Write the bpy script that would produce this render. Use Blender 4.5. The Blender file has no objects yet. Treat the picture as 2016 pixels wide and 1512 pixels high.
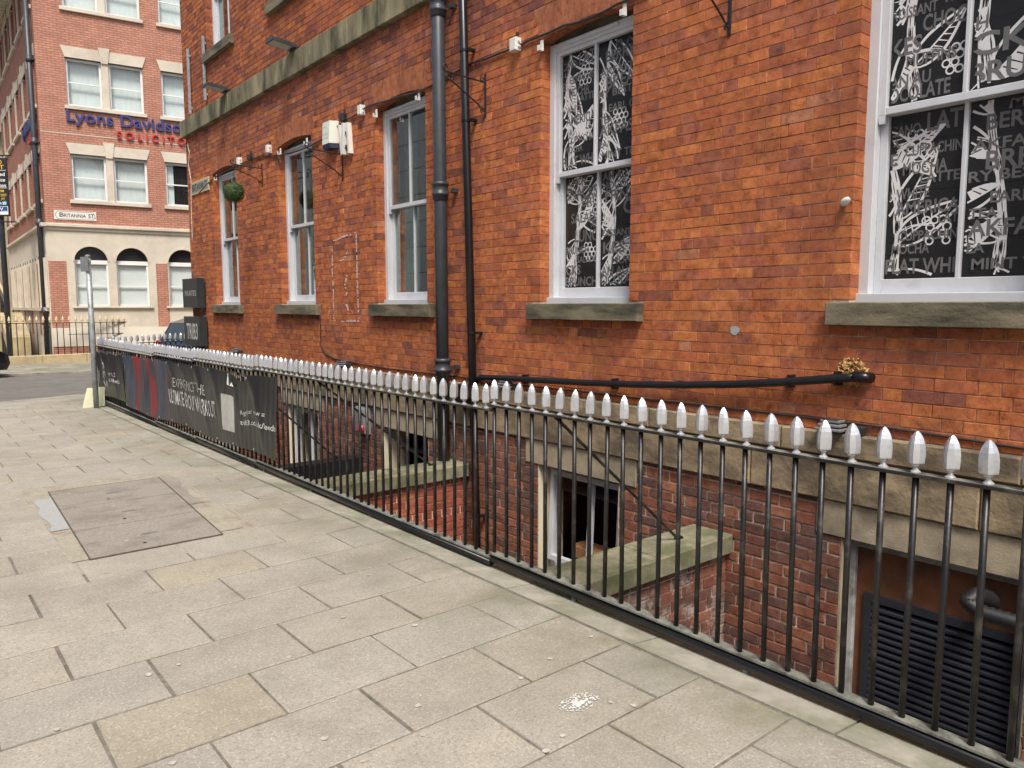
import bpy, math, random
from mathutils import Vector, Matrix
random.seed(7)
rnd = random.random
def ru(a, b): return a + (b - a) * rnd()
SC = bpy.context.scene
# ------------------------------------------------------------------ camera, sky, sun, exposure
F_PX, HOR, CX, CY = 1480.0, 603.0, 1008.0, 756.0
PITCH = math.atan((CY - HOR) / F_PX)
YAW = math.atan(1233.0 / math.hypot(F_PX, CY - HOR))
EYE = Vector((0, 0, 1.65))
cam_d = bpy.data.cameras.new("camera"); cam = bpy.data.objects.new("camera", cam_d)
SC.collection.objects.link(cam); SC.camera = cam
cam.location = EYE; cam.rotation_euler = (math.pi / 2 - PITCH, 0, -YAW)
cam_d.sensor_width = 36; cam_d.lens = F_PX / 2016 * 36; cam_d.clip_start = 0.05; cam_d.clip_end = 1500
SUN_EL, SUN_AZ = math.radians(56), math.radians(212)      # azimuth clockwise from +Y
wd = bpy.data.worlds.new("World"); SC.world = wd; wd.use_nodes = True
nt = wd.node_tree; bgn = nt.nodes["Background"]
sky = nt.nodes.new("ShaderNodeTexSky"); sky.sky_type = 'NISHITA'; sky.sun_disc = False
sky.sun_elevation = SUN_EL; sky.sun_rotation = SUN_AZ
sky.air_density = 1.0; sky.dust_density = 4.5; sky.ozone_density = 0.6; sky.altitude = 0
nt.links.new(sky.outputs[0], bgn.inputs[0]); bgn.inputs[1].default_value = 0.105
sl = bpy.data.lights.new("sun", 'SUN'); sl.energy = 2.0; sl.angle = math.radians(14); sl.color = (1.0, 0.95, 0.88)
so = bpy.data.objects.new("sun", sl); SC.collection.objects.link(so)
sd = Vector((math.sin(SUN_AZ) * math.cos(SUN_EL), math.cos(SUN_AZ) * math.cos(SUN_EL), math.sin(SUN_EL)))
so.rotation_euler = (-sd).to_track_quat('-Z', 'Y').to_euler(); so.location = (-6, -6, 14)
vs = SC.view_settings; vs.view_transform = 'Standard'; vs.look = 'None'; vs.gamma = 1.0; vs.use_curve_mapping = False
vs.exposure = 0.75
SC.render.engine = 'CYCLES'; SC.cycles.use_denoising = True; SC.cycles.max_bounces = 7
SC.cycles.transparent_max_bounces = 12; SC.cycles.caustics_reflective = False; SC.cycles.caustics_refractive = False

# ------------------------------------------------------------------ picture -> place
FW = Vector((math.sin(YAW) * math.cos(PITCH), math.cos(YAW) * math.cos(PITCH), -math.sin(PITCH)))
RT = Vector((math.cos(YAW), -math.sin(YAW), 0)); UP = RT.cross(FW)
W, RX = 4.65, 3.0                      # facade plane and railing plane (x)
def ray(x, y): return FW * F_PX + RT * (x - CX) + UP * (CY - y)
def onx(x, y, X=W): d = ray(x, y); return EYE + d * (X / d.x)
def gz(Y): return -0.03 - 0.0075 * Y
def ong(x, y):
    d = ray(x, y); t = (EYE.z + 0.03) / (-0.0075 * d.y - d.z); return EYE + d * t
def wz(P, y):                          # height of the point above P seen at picture row y
    v = Vector((P[0], P[1], EYE.z)) - EYE; return EYE.z + (HOR - y) * v.dot(Vector((math.sin(YAW), math.cos(YAW), 0))) / math.hypot(F_PX, CY - HOR)
class Frame:
    def __init__(s, O, U, N): s.O, s.U, s.N = Vector(O), Vector(U).normalized(), Vector(N).normalized()
    def P(s, u, v, n=0): return s.O + s.U * u + Vector((0, 0, v)) + s.N * n
    def px(s, x, y, n=0):
        d = ray(x, y); t = (s.O + s.N * n - EYE).dot(s.N) / d.dot(s.N); q = EYE + d * t - s.O
        return q.dot(s.U), q.z
FAC = Frame((W, 0, 0), (0, 1, 0), (-1, 0, 0))

# ------------------------------------------------------------------ mesh + object helpers
COL = SC.collection
class MB:
    def __init__(s): s.v, s.f, s.m, s.uv, s.c = [], [], [], [], []
    def add(s, vs_, fs, mi=0, uv=None, col=None):
        b = len(s.v); s.v += [tuple(p) for p in vs_]
        s.uv += uv if uv else [(0, 0)] * len(vs_)
        for f in fs:
            s.f.append(tuple(b + i for i in f)); s.m.append(mi)
            if col is not None: s.c.append(col)
        return s
    def hexa(s, p, mi=0, col=None, uv=None, back=True):     # p: 0-3 outer ring, 4-7 inner ring
        fs = [(0, 1, 2, 3), (0, 4, 5, 1), (1, 5, 6, 2), (2, 6, 7, 3), (3, 7, 4, 0)]
        if back: fs.append((7, 6, 5, 4))
        return s.add(p, fs, mi, uv, col)
    def fbox(s, F, u0, u1, v0, v1, n0, n1, mi=0, ch=0, col=None):  # box in a frame, n1 outer face, chamfered front
        c = ch
        p = [F.P(u0 + c, v0 + c, n1), F.P(u1 - c, v0 + c, n1), F.P(u1 - c, v1 - c, n1), F.P(u0 + c, v1 - c, n1),
             F.P(u0, v0, n0), F.P(u1, v0, n0), F.P(u1, v1, n0), F.P(u0, v1, n0)]
        uv = [(u0, v0), (u1, v0), (u1, v1), (u0, v1)] * 2
        if c:
            q = [F.P(u0, v0, n1 - c), F.P(u1, v0, n1 - c), F.P(u1, v1, n1 - c), F.P(u0, v1, n1 - c)]
            s.add(p[:4] + q, [(0, 1, 2, 3), (0, 4, 5, 1), (1, 5, 6, 2), (2, 6, 7, 3), (3, 7, 4, 0)], mi, uv, col)
            return s.hexa(q + p[4:], mi, col, uv) if False else s.add(q + p[4:], [(0, 4, 5, 1), (1, 5, 6, 2), (2, 6, 7, 3), (3, 7, 4, 0), (7, 6, 5, 4)], mi, uv, col)
        return s.hexa(p, mi, col, uv)
    def box(s, a, b, mi=0, ch=0):
        x0, y0, z0 = a; x1, y1, z1 = b; c = ch
        if not c:
            p = [(x0, y0, z0), (x1, y0, z0), (x1, y1, z0), (x0, y1, z0), (x0, y0, z1), (x1, y0, z1), (x1, y1, z1), (x0, y1, z1)]
            return s.add(p, [(3, 2, 1, 0), (4, 5, 6, 7), (0, 1, 5, 4), (1, 2, 6, 5), (2, 3, 7, 6), (3, 0, 4, 7)], mi)
        def ring(z, k): return [(x0 + k, y0 + k, z), (x1 - k, y0 + k, z), (x1 - k, y1 - k, z), (x0 + k, y1 - k, z)]
        rs = ring(z0, c) + ring(z0 + c, 0) + ring(z1 - c, 0) + ring(z1, c); fs = [(3, 2, 1, 0), (12, 13, 14, 15)]
        for k in range(3):
            for i in range(4): j = (i + 1) % 4; fs.append((4 * k + i, 4 * k + j, 4 * k + 4 + j, 4 * k + 4 + i))
        return s.add(rs, fs, mi)
    def tube(s, pts, r, n=8, mi=0, cap=True):
        pts = [Vector(p) for p in pts]; L = len(pts); rr = r if isinstance(r, (list, tuple)) else [r] * L
        V, Fc = [], []; prev = None
        for i, p in enumerate(pts):
            t = (pts[min(i + 1, L - 1)] - pts[max(i - 1, 0)]); t = t.normalized() if t.length > 1e-9 else Vector((0, 0, 1))
            a = prev if prev is not None else (Vector((0, 0, 1)) if abs(t.z) < .9 else Vector((1, 0, 0)))
            a = (a - t * a.dot(t)); a = a.normalized() if a.length > 1e-6 else t.orthogonal().normalized(); b = t.cross(a); prev = a
            for k in range(n): w = 2 * math.pi * k / n; V.append(p + a * (rr[i] * math.cos(w)) + b * (rr[i] * math.sin(w)))
        for i in range(L - 1):
            for k in range(n): j = (k + 1) % n; Fc.append((i * n + k, i * n + j, i * n + n + j, i * n + n + k))
        if cap: Fc += [tuple(range(n))[::-1], tuple(range((L - 1) * n, L * n))]
        return s.add(V, Fc, mi)
    def lathe(s, base, prof, n=12, mi=0, axis=None, star=1.0):       # prof: (radius, height)
        base = Vector(base); ax = Vector(axis or (0, 0, 1)).normalized(); a = ax.orthogonal().normalized() if axis else Vector((1, 0, 0)); b = ax.cross(a)
        V, Fc = [], []
        for r, h in prof:
            for k in range(n):
                w = 2 * math.pi * k / n; q = r * (star if k % 2 else 1.0)
                V.append(base + ax * h + a * (q * math.cos(w)) + b * (q * math.sin(w)))
        for i in range(len(prof) - 1):
            for k in range(n): j = (k + 1) % n; Fc.append((i * n + k, i * n + j, i * n + n + j, i * n + n + k))
        Fc += [tuple(range(n))[::-1], tuple(range((len(prof) - 1) * n, len(prof) * n))]
        return s.add(V, Fc, mi)
    def prism(s, P2, fn0, fn1, mi=0):                         # closed outline, two mapping functions
        k = len(P2); V = [fn0(*q) for q in P2] + [fn1(*q) for q in P2]
        return s.add(V, [tuple(range(k))[::-1], tuple(range(k, 2 * k))] + [(i, (i + 1) % k, k + (i + 1) % k, k + i) for i in range(k)], mi)
    def mesh(s, name, mats, smooth=False):
        me = bpy.data.meshes.new(name); me.from_pydata(s.v, [], s.f)
        for m in (mats if isinstance(mats, (list, tuple)) else [mats]): me.materials.append(m)
        if any(s.m): me.polygons.foreach_set("material_index", s.m)
        if any(u != (0, 0) for u in s.uv[:8]):
            l = me.uv_layers.new(name="UVMap"); vi = [0] * len(me.loops); me.loops.foreach_get("vertex_index", vi)
            l.data.foreach_set("uv", [c for i in vi for c in s.uv[i]])
        if s.c and len(s.c) == len(s.f):
            at = me.attributes.new("col", 'FLOAT_COLOR', 'FACE'); at.data.foreach_set("color", [x for c in s.c for x in (c[0], c[1], c[2], 1)])
        if smooth: me.polygons.foreach_set("use_smooth", [True] * len(me.polygons))
        me.update(); return me
    def build(s, name, mats, parent=None, smooth=False, **tags):
        return put(name, s.mesh(name, mats, smooth), parent, **tags)
def put(name, data, parent=None, loc=None, rot=None, color=None, **tags):
    o = bpy.data.objects.new(name, data); COL.objects.link(o)
    if loc is not None: o.location = loc
    if rot is not None: o.rotation_euler = rot
    if color is not None: o.color = (*color[:3], 1)
    if parent is not None:
        o.parent = parent; o.matrix_parent_inverse = wmat(parent).inverted()
    for k, v in tags.items(): o[k] = v
    return o
def wmat(o):
    M = Matrix.LocRotScale(o.location, o.rotation_euler, o.scale)
    return wmat(o.parent) @ o.matrix_parent_inverse @ M if o.parent else M
def thing(name, label, category, loc=(0, 0, 0), group=None):
    o = put(name, None, loc=loc, label=label, category=category); o.empty_display_size = .1
    if group: o["group"] = group
    return o
def tagd(label, category, group=None):
    d = dict(label=label, category=category)
    if group: d["group"] = group
    return d
_tc = {}
def text2d(s, size=1.0, bold=0.0, spacing=1.0):
    key = (s, bold, spacing)
    if key not in _tc:
        cu = bpy.data.curves.new("t", 'FONT'); cu.body = s; cu.size = 1; cu.offset = bold; cu.space_character = spacing; cu.resolution_u = 3
        ob = bpy.data.objects.new("t", cu); COL.objects.link(ob); dg = bpy.context.evaluated_depsgraph_get(); dg.update()
        me = ob.evaluated_get(dg).to_mesh(); V = [(v.co.x, v.co.y) for v in me.vertices]; Fc = [tuple(p.vertices) for p in me.polygons]
        ob.evaluated_get(dg).to_mesh_clear(); bpy.data.objects.remove(ob); bpy.data.curves.remove(cu)
        x0 = min(v[0] for v in V); _tc[key] = ([(a - x0, b) for a, b in V], Fc)
    V, Fc = _tc[key]; return [(a * size, b * size) for a, b in V], Fc
def put_text(mb, fn, s, x, y, cap, width=None, bold=0.0, spacing=1.0, mi=0, thick=None, clip=None):
    """letters laid by fn(a, b, depth); cap = capital height; width squeezes; clip = (a0, a1, b0, b1)"""
    V, Fc = text2d(s, cap / 0.70, bold, spacing); w = max(a for a, b in V); k = width / w if width else 1
    V = [(x + a * k, y + b) for a, b in V]
    if clip: Fc = [f for f in Fc if all(clip[0] < V[i][0] < clip[1] and clip[2] < V[i][1] < clip[3] for i in f)]
    if thick:
        n = len(V); E = {}
        for f in Fc:
            for i in range(len(f)): e = (f[i], f[(i + 1) % len(f)]); E[e] = 1
        side = [(a, b, n + b, n + a) for a, b in E if (b, a) not in E]
        mb.add([fn(a, b, thick) for a, b in V] + [fn(a, b, 0) for a, b in V], Fc + side, mi)
    else: mb.add([fn(a, b, 0) for a, b in V], Fc, mi)
LAYER = [0.0]
def ribbon(mb, fn, pts, w, mi=0, clip=None):
    LAYER[0] += 1.6e-5
    n = len(pts); ws = w if isinstance(w, (list, tuple)) else [w] * n
    L, R = [], []
    for i, (a, b) in enumerate(pts):
        p, q = pts[max(i - 1, 0)], pts[min(i + 1, n - 1)]; dx, dy = q[0] - p[0], q[1] - p[1]; d = math.hypot(dx, dy) or 1
        L.append((a - dy / d * ws[i] / 2, b + dx / d * ws[i] / 2)); R.append((a + dy / d * ws[i] / 2, b - dx / d * ws[i] / 2))
    for i in range(n - 1):
        q = [L[i], R[i], R[i + 1], L[i + 1]]
        if clip and not all(clip[0] < a < clip[1] and clip[2] < b < clip[3] for a, b in q): continue
        mb.add([fn(a, b, 0) for a, b in q], [(0, 1, 2, 3)], mi)

# ------------------------------------------------------------------ materials
def newmat(name):
    m = bpy.data.materials.new(name); m.use_nodes = True; t = m.node_tree; return m, t, t.nodes["Principled BSDF"]
def N(t, ty, **kw):
    n = t.nodes.new(ty)
    for k, v in kw.items(): setattr(n, k, v)
    return n
def lk(t, a, b): t.links.new(a, b)
def noise(t, vec, scale, detail=4, rough=.55, stretch=None):
    if stretch:
        mp = N(t, "ShaderNodeMapping"); mp.inputs["Scale"].default_value = stretch; lk(t, vec, mp.inputs[0]); vec = mp.outputs[0]
    n = N(t, "ShaderNodeTexNoise"); n.inputs["Scale"].default_value = scale; n.inputs["Detail"].default_value = detail
    n.inputs["Roughness"].default_value = rough; lk(t, vec, n.inputs["Vector"]); return n.outputs[0]
def ramp(t, fac, stops):
    r = N(t, "ShaderNodeValToRGB"); e = r.color_ramp.elements
    for i, (p, c) in enumerate(stops):
        el = e[i] if i < 2 else e.new(p); el.position = p; el.color = (*(c if isinstance(c, (tuple, list)) else (c, c, c)), 1)
    lk(t, fac, r.inputs[0]); return r.outputs[0]
def mix(t, fac, a, b, mode='MIX'):
    m = N(t, "ShaderNodeMix", data_type='RGBA', blend_type=mode)
    for s_, v in ((0, fac), (6, a), (7, b)):
        if isinstance(v, (int, float)): m.inputs[s_].default_value = v
        elif isinstance(v, (tuple, list)): m.inputs[s_].default_value = (*v, 1)
        else: lk(t, v, m.inputs[s_])
    return m.outputs[2]
def bump(t, b, h, strength=.3, dist=.01, prev=None):
    n = N(t, "ShaderNodeBump"); n.inputs["Strength"].default_value = strength; n.inputs["Distance"].default_value = dist
    lk(t, h, n.inputs["Height"])
    if prev: lk(t, prev, n.inputs["Normal"])
    lk(t, n.outputs[0], b.inputs["Normal"]); return n.outputs[0]
def plain(name, col, rough=.6, var=.18, scale=6, bmp=.15, bscale=90, metal=0, spec=.5, dirt=None, dirtscale=1.5, stretch=None, coat=0, dpos=(.48, .68)):
    """painted or natural surface with uneven tone, optional stains and fine relief"""
    m, t, b = newmat(name); g = N(t, "ShaderNodeNewGeometry").outputs["Position"]
    n1 = noise(t, g, scale, 5, .6, stretch); lo = tuple(c * (1 - var) for c in col); hi = tuple(min(1, c * (1 + var)) for c in col)
    c = ramp(t, n1, [(.3, lo), (.7, hi)])
    if dirt: c = mix(t, ramp(t, noise(t, g, dirtscale, 6, .65, stretch), [(dpos[0], 0.0), (dpos[1], 1.0)]), c, dirt)
    lk(t, c, b.inputs["Base Color"]); b.inputs["Roughness"].default_value = rough; b.inputs["Metallic"].default_value = metal
    b.inputs["Specular IOR Level"].default_value = spec; b.inputs["Coat Weight"].default_value = coat
    if bmp: bump(t, b, noise(t, g, bscale, 3), bmp, .006)
    return m
def brickmat(name, source, spot=.55, soot=None):
    """fired brick; the brick's own colour comes from the face attribute or the object"""
    m, t, b = newmat(name); g = N(t, "ShaderNodeNewGeometry").outputs["Position"]
    if source == 'obj': base = N(t, "ShaderNodeObjectInfo").outputs["Color"]
    else: base = N(t, "ShaderNodeAttribute", attribute_name="col").outputs["Color"]
    c = mix(t, 1.0, base, ramp(t, noise(t, g, 15, 9, .74), [(.35, (.52, .46, .45)), (.46, (.97, .95, .93)), (.55, (1.12, 1.15, 1.15)), (.66, (1.36, 1.58, 1.65))]), 'MULTIPLY')
    c = mix(t, ramp(t, noise(t, g, 52, 4, .7), [(.58, 0.0), (.66, spot)]), c, (.10, .038, .026))
    c = mix(t, ramp(t, noise(t, g, 8, 7, .75), [(.53, 0.0), (.66, .50)]), c, (.20, .072, .048))
    c = mix(t, ramp(t, noise(t, g, 95, 3, .6), [(.62, 0.0), (.70, .5)]), c, (.55, .30, .19))
    c = mix(t, ramp(t, noise(t, g, 1.5, 8, .7, (1, 1, .42)), [(.49, 0.0), (.68, .48)]), c, (.165, .062, .04))
    c = mix(t, ramp(t, noise(t, g, 2.4, 7, .72, (1, 1, .6)), [(.56, 0.0), (.70, .28)]), c, (.54, .25, .13))
    lk(t, c, b.inputs["Base Color"]); b.inputs["Roughness"].default_value = .88; b.inputs["Specular IOR Level"].default_value = .25
    h = bump(t, b, noise(t, g, 160, 4, .7), .35, .004); bump(t, b, noise(t, g, 38, 3, .6), .4, .006, h)
    return m
def saltmat(name, source):
    m = brickmat(name, source); t = m.node_tree; b = t.nodes["Principled BSDF"]; g = N(t, "ShaderNodeNewGeometry").outputs["Position"]
    old = b.inputs["Base Color"].links[0].from_socket
    c = mix(t, ramp(t, noise(t, g, 4.5, 7, .75), [(.50, 0.0), (.66, .85)]), old, (.50, .46, .42)); c = mix(t, ramp(t, noise(t, g, 2.5, 5, .7), [(.5, 0.0), (.7, .7)]), c, (.10, .075, .06)); lk(t, c, b.inputs["Base Color"]); return m
def bricktex(name, c1, c2, mortar, bw, bh, jt, off=.5, rough=.85, b2=.3):
    m, t, b = newmat(name); uv = N(t, "ShaderNodeUVMap").outputs[0]
    k = N(t, "ShaderNodeTexBrick"); k.offset = off; k.inputs["Color1"].default_value = (*c1, 1); k.inputs["Color2"].default_value = (*c2, 1)
    k.inputs["Mortar"].default_value = (*mortar, 1); k.inputs["Scale"].default_value = 1; k.inputs["Mortar Size"].default_value = jt
    k.inputs["Brick Width"].default_value = bw; k.inputs["Row Height"].default_value = bh; k.inputs["Bias"].default_value = -.1; lk(t, uv, k.inputs["Vector"])
    g = N(t, "ShaderNodeNewGeometry").outputs["Position"]
    c = mix(t, 1.0, k.outputs[0], ramp(t, noise(t, g, 2.2, 6, .7), [(.3, (.78, .76, .76)), (.7, (1.12, 1.1, 1.08))]), 'MULTIPLY')
    lk(t, c, b.inputs["Base Color"]); b.inputs["Roughness"].default_value = rough; b.inputs["Specular IOR Level"].default_value = .25
    iv = N(t, "ShaderNodeMath", operation='SUBTRACT'); iv.inputs[0].default_value = 1; lk(t, k.outputs[1], iv.inputs[1]); bump(t, b, iv.outputs[0], b2, .006)
    return m
def glassmat(name, tint=(.85, .9, .9), f0=.05, rough=.0, boost=1.0):
    m, t, b = newmat(name); t.nodes.remove(b); o = t.nodes["Material Output"]
    tr = N(t, "ShaderNodeBsdfTransparent"); tr.inputs[0].default_value = (*tint, 1)
    gl = N(t, "ShaderNodeBsdfGlossy"); gl.inputs["Roughness"].default_value = rough
    lw = N(t, "ShaderNodeLayerWeight"); pw = N(t, "ShaderNodeMath", operation='POWER'); lk(t, lw.outputs["Facing"], pw.inputs[0]); pw.inputs[1].default_value = 4.5; lw.inputs[0].default_value = .5
    ml = N(t, "ShaderNodeMath", operation='MULTIPLY_ADD', use_clamp=True); lk(t, pw.outputs[0], ml.inputs[0]); ml.inputs[1].default_value = boost; ml.inputs[2].default_value = f0
    mx = N(t, "ShaderNodeMixShader"); lk(t, ml.outputs[0], mx.inputs[0]); lk(t, tr.outputs[0], mx.inputs[1]); lk(t, gl.outputs[0], mx.inputs[2]); lk(t, mx.outputs[0], o.inputs[0])
    return m
M = {}
M['brick_o'] = brickmat('facade_brick', 'obj'); M['brick_a'] = brickmat('facade_bricks', 'att')
M['salt_o'] = saltmat('salt_brick', 'obj'); M['salt_a'] = saltmat('salt_bricks', 'att')
M['mortar'] = plain('lime_mortar', (.66, .49, .37), .95, .25, 9, .5, 120, dirt=(.26, .15, .10), dirtscale=3, dpos=(.47, .62))
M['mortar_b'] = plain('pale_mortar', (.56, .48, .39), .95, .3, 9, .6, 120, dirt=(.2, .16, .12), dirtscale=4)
M['mortar_w'] = plain('white_mortar', (.66, .57, .48), .95, .2, 9, .5, 120)
M['sill'] = plain('weathered_sandstone', (.20, .172, .112), .9, .35, 5, .5, 70, dirt=(.048, .045, .03), dirtscale=3.2, stretch=(1, .5, 2.2), dpos=(.42, .66))
M['string'] = plain('mossy_sandstone', (.25, .22, .135), .92, .35, 4, .5, 60, dirt=(.04, .042, .02), dirtscale=2.6, stretch=(1, 1, .3), dpos=(.42, .64))
M['plinth'] = plain('plinth_sandstone', (.315, .243, .148), .9, .32, 7, .9, 30, dirt=(.115, .09, .06), dirtscale=2.6, stretch=(1, .7, 1.3), dpos=(.42, .60))
M['lintel'] = plain('dressed_sandstone', (.355, .30, .205), .9, .2, 5, .35, 80, dirt=(.19, .16, .11), dirtscale=2.6, dpos=(.46, .62))
M['coping'] = plain('coping_stone', (.235, .22, .145), .95, .3, 9, .6, 70, dirt=(.125, .132, .070), dirtscale=3.4, dpos=(.44, .60))
M['white'] = plain('white_gloss_paint', (.58, .60, .635), .35, .05, 3, .04, 30, dirt=(.42, .43, .43), dirtscale=4, dpos=(.56, .85))
M['cream'] = plain('cream_paint', (.66, .59, .43), .7, .06, 3, .1, 40, dirt=(.55, .48, .34), dirtscale=2, dpos=(.55, .85))
M['glass'] = glassmat('window_glass', (.80, .88, .87), .30, .0, .7)
M['glass_d'] = glassmat('film_glass', (.985, .985, .985), .02, .0, .25)
M['film'] = plain('black_window_film', (.011, .011, .012), .5, .2, 3, 0, spec=.3)
M['print_g'] = plain('grey_print', (.165, .165, .165), .55, .05, 3, 0, spec=.3)
M['print_w'] = plain('white_print', (.80, .80, .80), .55, .04, 3, 0, spec=.3)
M['iron'] = plain('black_railing_paint', (.012, .012, .013), .38, .3, 12, .12, 60, spec=.5, dirt=(.06, .056, .048), dirtscale=9, dpos=(.52, .66))
M['raildust'] = plain('dusty_rail', (.20, .205, .175), .85, .3, 18, .3, 90, dirt=(.045, .045, .04), dirtscale=8)
M['silver'] = plain('silver_paint', (.58, .60, .63), .25, .06, 30, .05, 80, metal=.5, spec=.6)
M['pipe_g'] = plain('grey_iron_paint', (.045, .052, .062), .42, .2, 8, .15, 50, dirt=(.08, .07, .05), dirtscale=3, dpos=(.6, .85))
M['pipe_b'] = plain('black_plastic_pipe', (.010, .010, .012), .28, .2, 8, .03, 40, spec=.5)
M['blackiron'] = plain('black_ironwork', (.012, .011, .011), .6, .3, 20, .2, 80)
M['slab_o'] = None
M['steelgrey'] = plain('galvanised_steel', (.36, .40, .42), .48, .2, 22, .1, 60, metal=.35, dirt=(.2, .2, .19), dirtscale=7)
M['lightgrey'] = plain('grey_metal', (.22, .23, .24), .5, .15, 10, .1, 60, metal=.2)
M['darkbox'] = plain('dark_plastic', (.03, .03, .032), .5, .2, 10, .1, 60)
M['greybox'] = plain('sign_slate_paint', (.030, .037, .043), .35, .12, 4, .05, 30)
M['whiteplastic'] = plain('white_plastic', (.72, .72, .68), .45, .06, 8, .04, 60, dirt=(.5, .47, .4), dirtscale=8, dpos=(.55, .9))
M['black'] = plain('flat_black', (.006, .006, .006), .8, .2, 4, 0)
M['steelblack'] = plain('black_beam_paint', (.012, .013, .018), .4, .3, 5, .1, 30)

def slabmat(name, source):
    m, t, b = newmat(name); g = N(t, "ShaderNodeNewGeometry").outputs["Position"]
    base = N(t, "ShaderNodeObjectInfo").outputs["Color"] if source == 'obj' else None
    if base is None:
        base = N(t, "ShaderNodeRGB").outputs[0]; base.default_value = (.362, .337, .286, 1)
    c = mix(t, 1.0, base, ramp(t, noise(t, g, 2.6, 8, .68), [(.28, (.78, .78, .77)), (.5, (.98, .98, .97)), (.74, (1.15, 1.14, 1.12))]), 'MULTIPLY')
    c = mix(t, ramp(t, noise(t, g, 72, 4, .8), [(.38, .7), (.50, 0.0)]), c, (.215, .20, .17))
    c = mix(t, ramp(t, noise(t, g, 85, 4, .8), [(.55, 0.0), (.68, .85)]), c, (.60, .57, .49))
    sx = N(t, "ShaderNodeSeparateXYZ"); lk(t, g, sx.inputs[0])
    mr = N(t, "ShaderNodeMapRange"); mr.inputs[1].default_value = 1.75; mr.inputs[2].default_value = 3.0; lk(t, sx.outputs[0], mr.inputs[0])
    mu = N(t, "ShaderNodeMath", operation='MULTIPLY'); lk(t, mr.outputs[0], mu.inputs[0])
    lk(t, ramp(t, noise(t, g, 1.7, 6, .65), [(.36, 0.0), (.66, .9)]), mu.inputs[1])
    c = mix(t, mu.outputs[0], c, (.155, .155, .092))                   # algae along the railing
    c = mix(t, ramp(t, noise(t, g, 1.1, 5, .7), [(.52, 0.0), (.75, .45)]), c, (.20, .18, .15))
    lk(t, c, b.inputs["Base Color"]); b.inputs["Roughness"].default_value = .9; b.inputs["Specular IOR Level"].default_value = .3
    bump(t, b, noise(t, g, 130, 3, .7), .35, .004)
    return m
M['slab_o'] = slabmat('paving_slab', 'obj'); M['slab_p'] = slabmat('paving_plain', 'pos')
M['joint'] = plain('sand_joint', (.18, .163, .134), .97, .35, 30, .5, 120, dirt=(.085, .085, .055), dirtscale=2.2, dpos=(.5, .66))
M['kerb'] = plain('kerb_stone', (.335, .318, .262), .93, .2, 6, .4, 90, dirt=(.205, .21, .14), dirtscale=1.8, dpos=(.46, .62))
M['asphalt'] = plain('asphalt', (.095, .092, .092), .9, .2, 60, .5, 150, dirt=(.17, .165, .155), dirtscale=.6)
M['roadwhite'] = plain('road_paint_white', (.62, .62, .60), .8, .15, 14, .1, 60, dirt=(.25, .25, .25), dirtscale=5, dpos=(.5, .75))
M['roadyellow'] = plain('road_paint_yellow', (.50, .36, .10), .8, .15, 14, .1, 60, dirt=(.25, .22, .16), dirtscale=5, dpos=(.45, .7))
M['ground'] = plain('ground', (.16, .15, .135), .95, .2, 3, .3, 60)
M['concrete'] = plain('cover_concrete', (.285, .262, .222), .9, .25, 60, .5, 140, dirt=(.19, .172, .145), dirtscale=3)
M['patch'] = plain('grey_mortar_patch', (.36, .37, .36), .95, .2, 80, .5, 140)
M['patch2'] = plain('buff_mortar_patch', (.35, .325, .255), .95, .2, 50, .5, 140, dirt=(.27, .22, .17), dirtscale=6)

# ================================================================== THE SETTING
def sheet(name, quads, mat, dz=0.0, **tags):
    mb = MB()
    for q in quads: mb.add([(x, y, gz(y) + dz) for x, y in q], [tuple(range(len(q)))], uv=[(x, y) for x, y in q])
    return mb.build(name, mat, None, **tags)
A0, A1 = -3.0, 15.62                                   # lightwell from .. to (y)
LX = 3.06                                              # lightwell edge behind the kerb
xs, ys = [-400, LX, W + .25, 400], [-400, A0, A1, 400]
sheet("ground", [[(xs[i], ys[j]), (xs[i + 1], ys[j]), (xs[i + 1], ys[j + 1]), (xs[i], ys[j + 1])] for i in range(3) for j in range(3) if (i, j) != (1, 1)],
      M['ground'], -.04, kind="structure")
# street lines read from the picture
def gline(a, b):
    p, q = ong(*a), ong(*b); s = (q.y - p.y) / (q.x - p.x); return lambda x: p.y + s * (x - p.x)
near_kerb, far_kerb, far_wall = gline((0, 791), (178, 774)), gline((33, 737), (182, 731)), gline((13, 719), (181, 711))
XL, XR = -45.0, 60.0
def strip(lo, hi, x0=XL, x1=XR, n=12):
    X = [x0 + (x1 - x0) * i / n for i in range(n + 1)]
    return [[(X[i], lo(X[i])), (X[i + 1], lo(X[i + 1])), (X[i + 1], hi(X[i + 1])), (X[i], hi(X[i]))] for i in range(n)]
sheet("road", strip(lambda x: near_kerb(x) - .02, lambda x: far_kerb(x) + .02), M['asphalt'], -.10, kind="structure")
def curbslab(lo, hi, z0, z1, mb, x0=XL, x1=XR, n=10):
    for q in strip(lo, hi, x0, x1, n):
        mb.hexa([(x, y, gz(y) + z1) for x, y in q] + [(x, y, gz(y) + z0) for x, y in q])
KX = 2.775
pav = thing("pavement", "pale concrete slab pavement running beside the black railing", "pavement"); pav["kind"] = "structure"; del pav["category"]
mb = MB()
for q in ([(-30, -30), (KX + .01, -30), (KX + .01, A1), (-30, A1)], [(-30, A1), (LX, A1), (LX, 16.2), (-30, 16.2)]): mb.add([(x, y, gz(y) - .0042) for x, y in q], [(0, 1, 2, 3)])
for q in strip(lambda x: 16.2 if x < LX else A1, lambda x: near_kerb(x) - .3, -30, 60, 18): mb.add([(x, y, gz(y) - .0042) for x, y in q], [(0, 1, 2, 3)])
mb.build("bedding", M['joint'], pav)
mb = MB()
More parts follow.
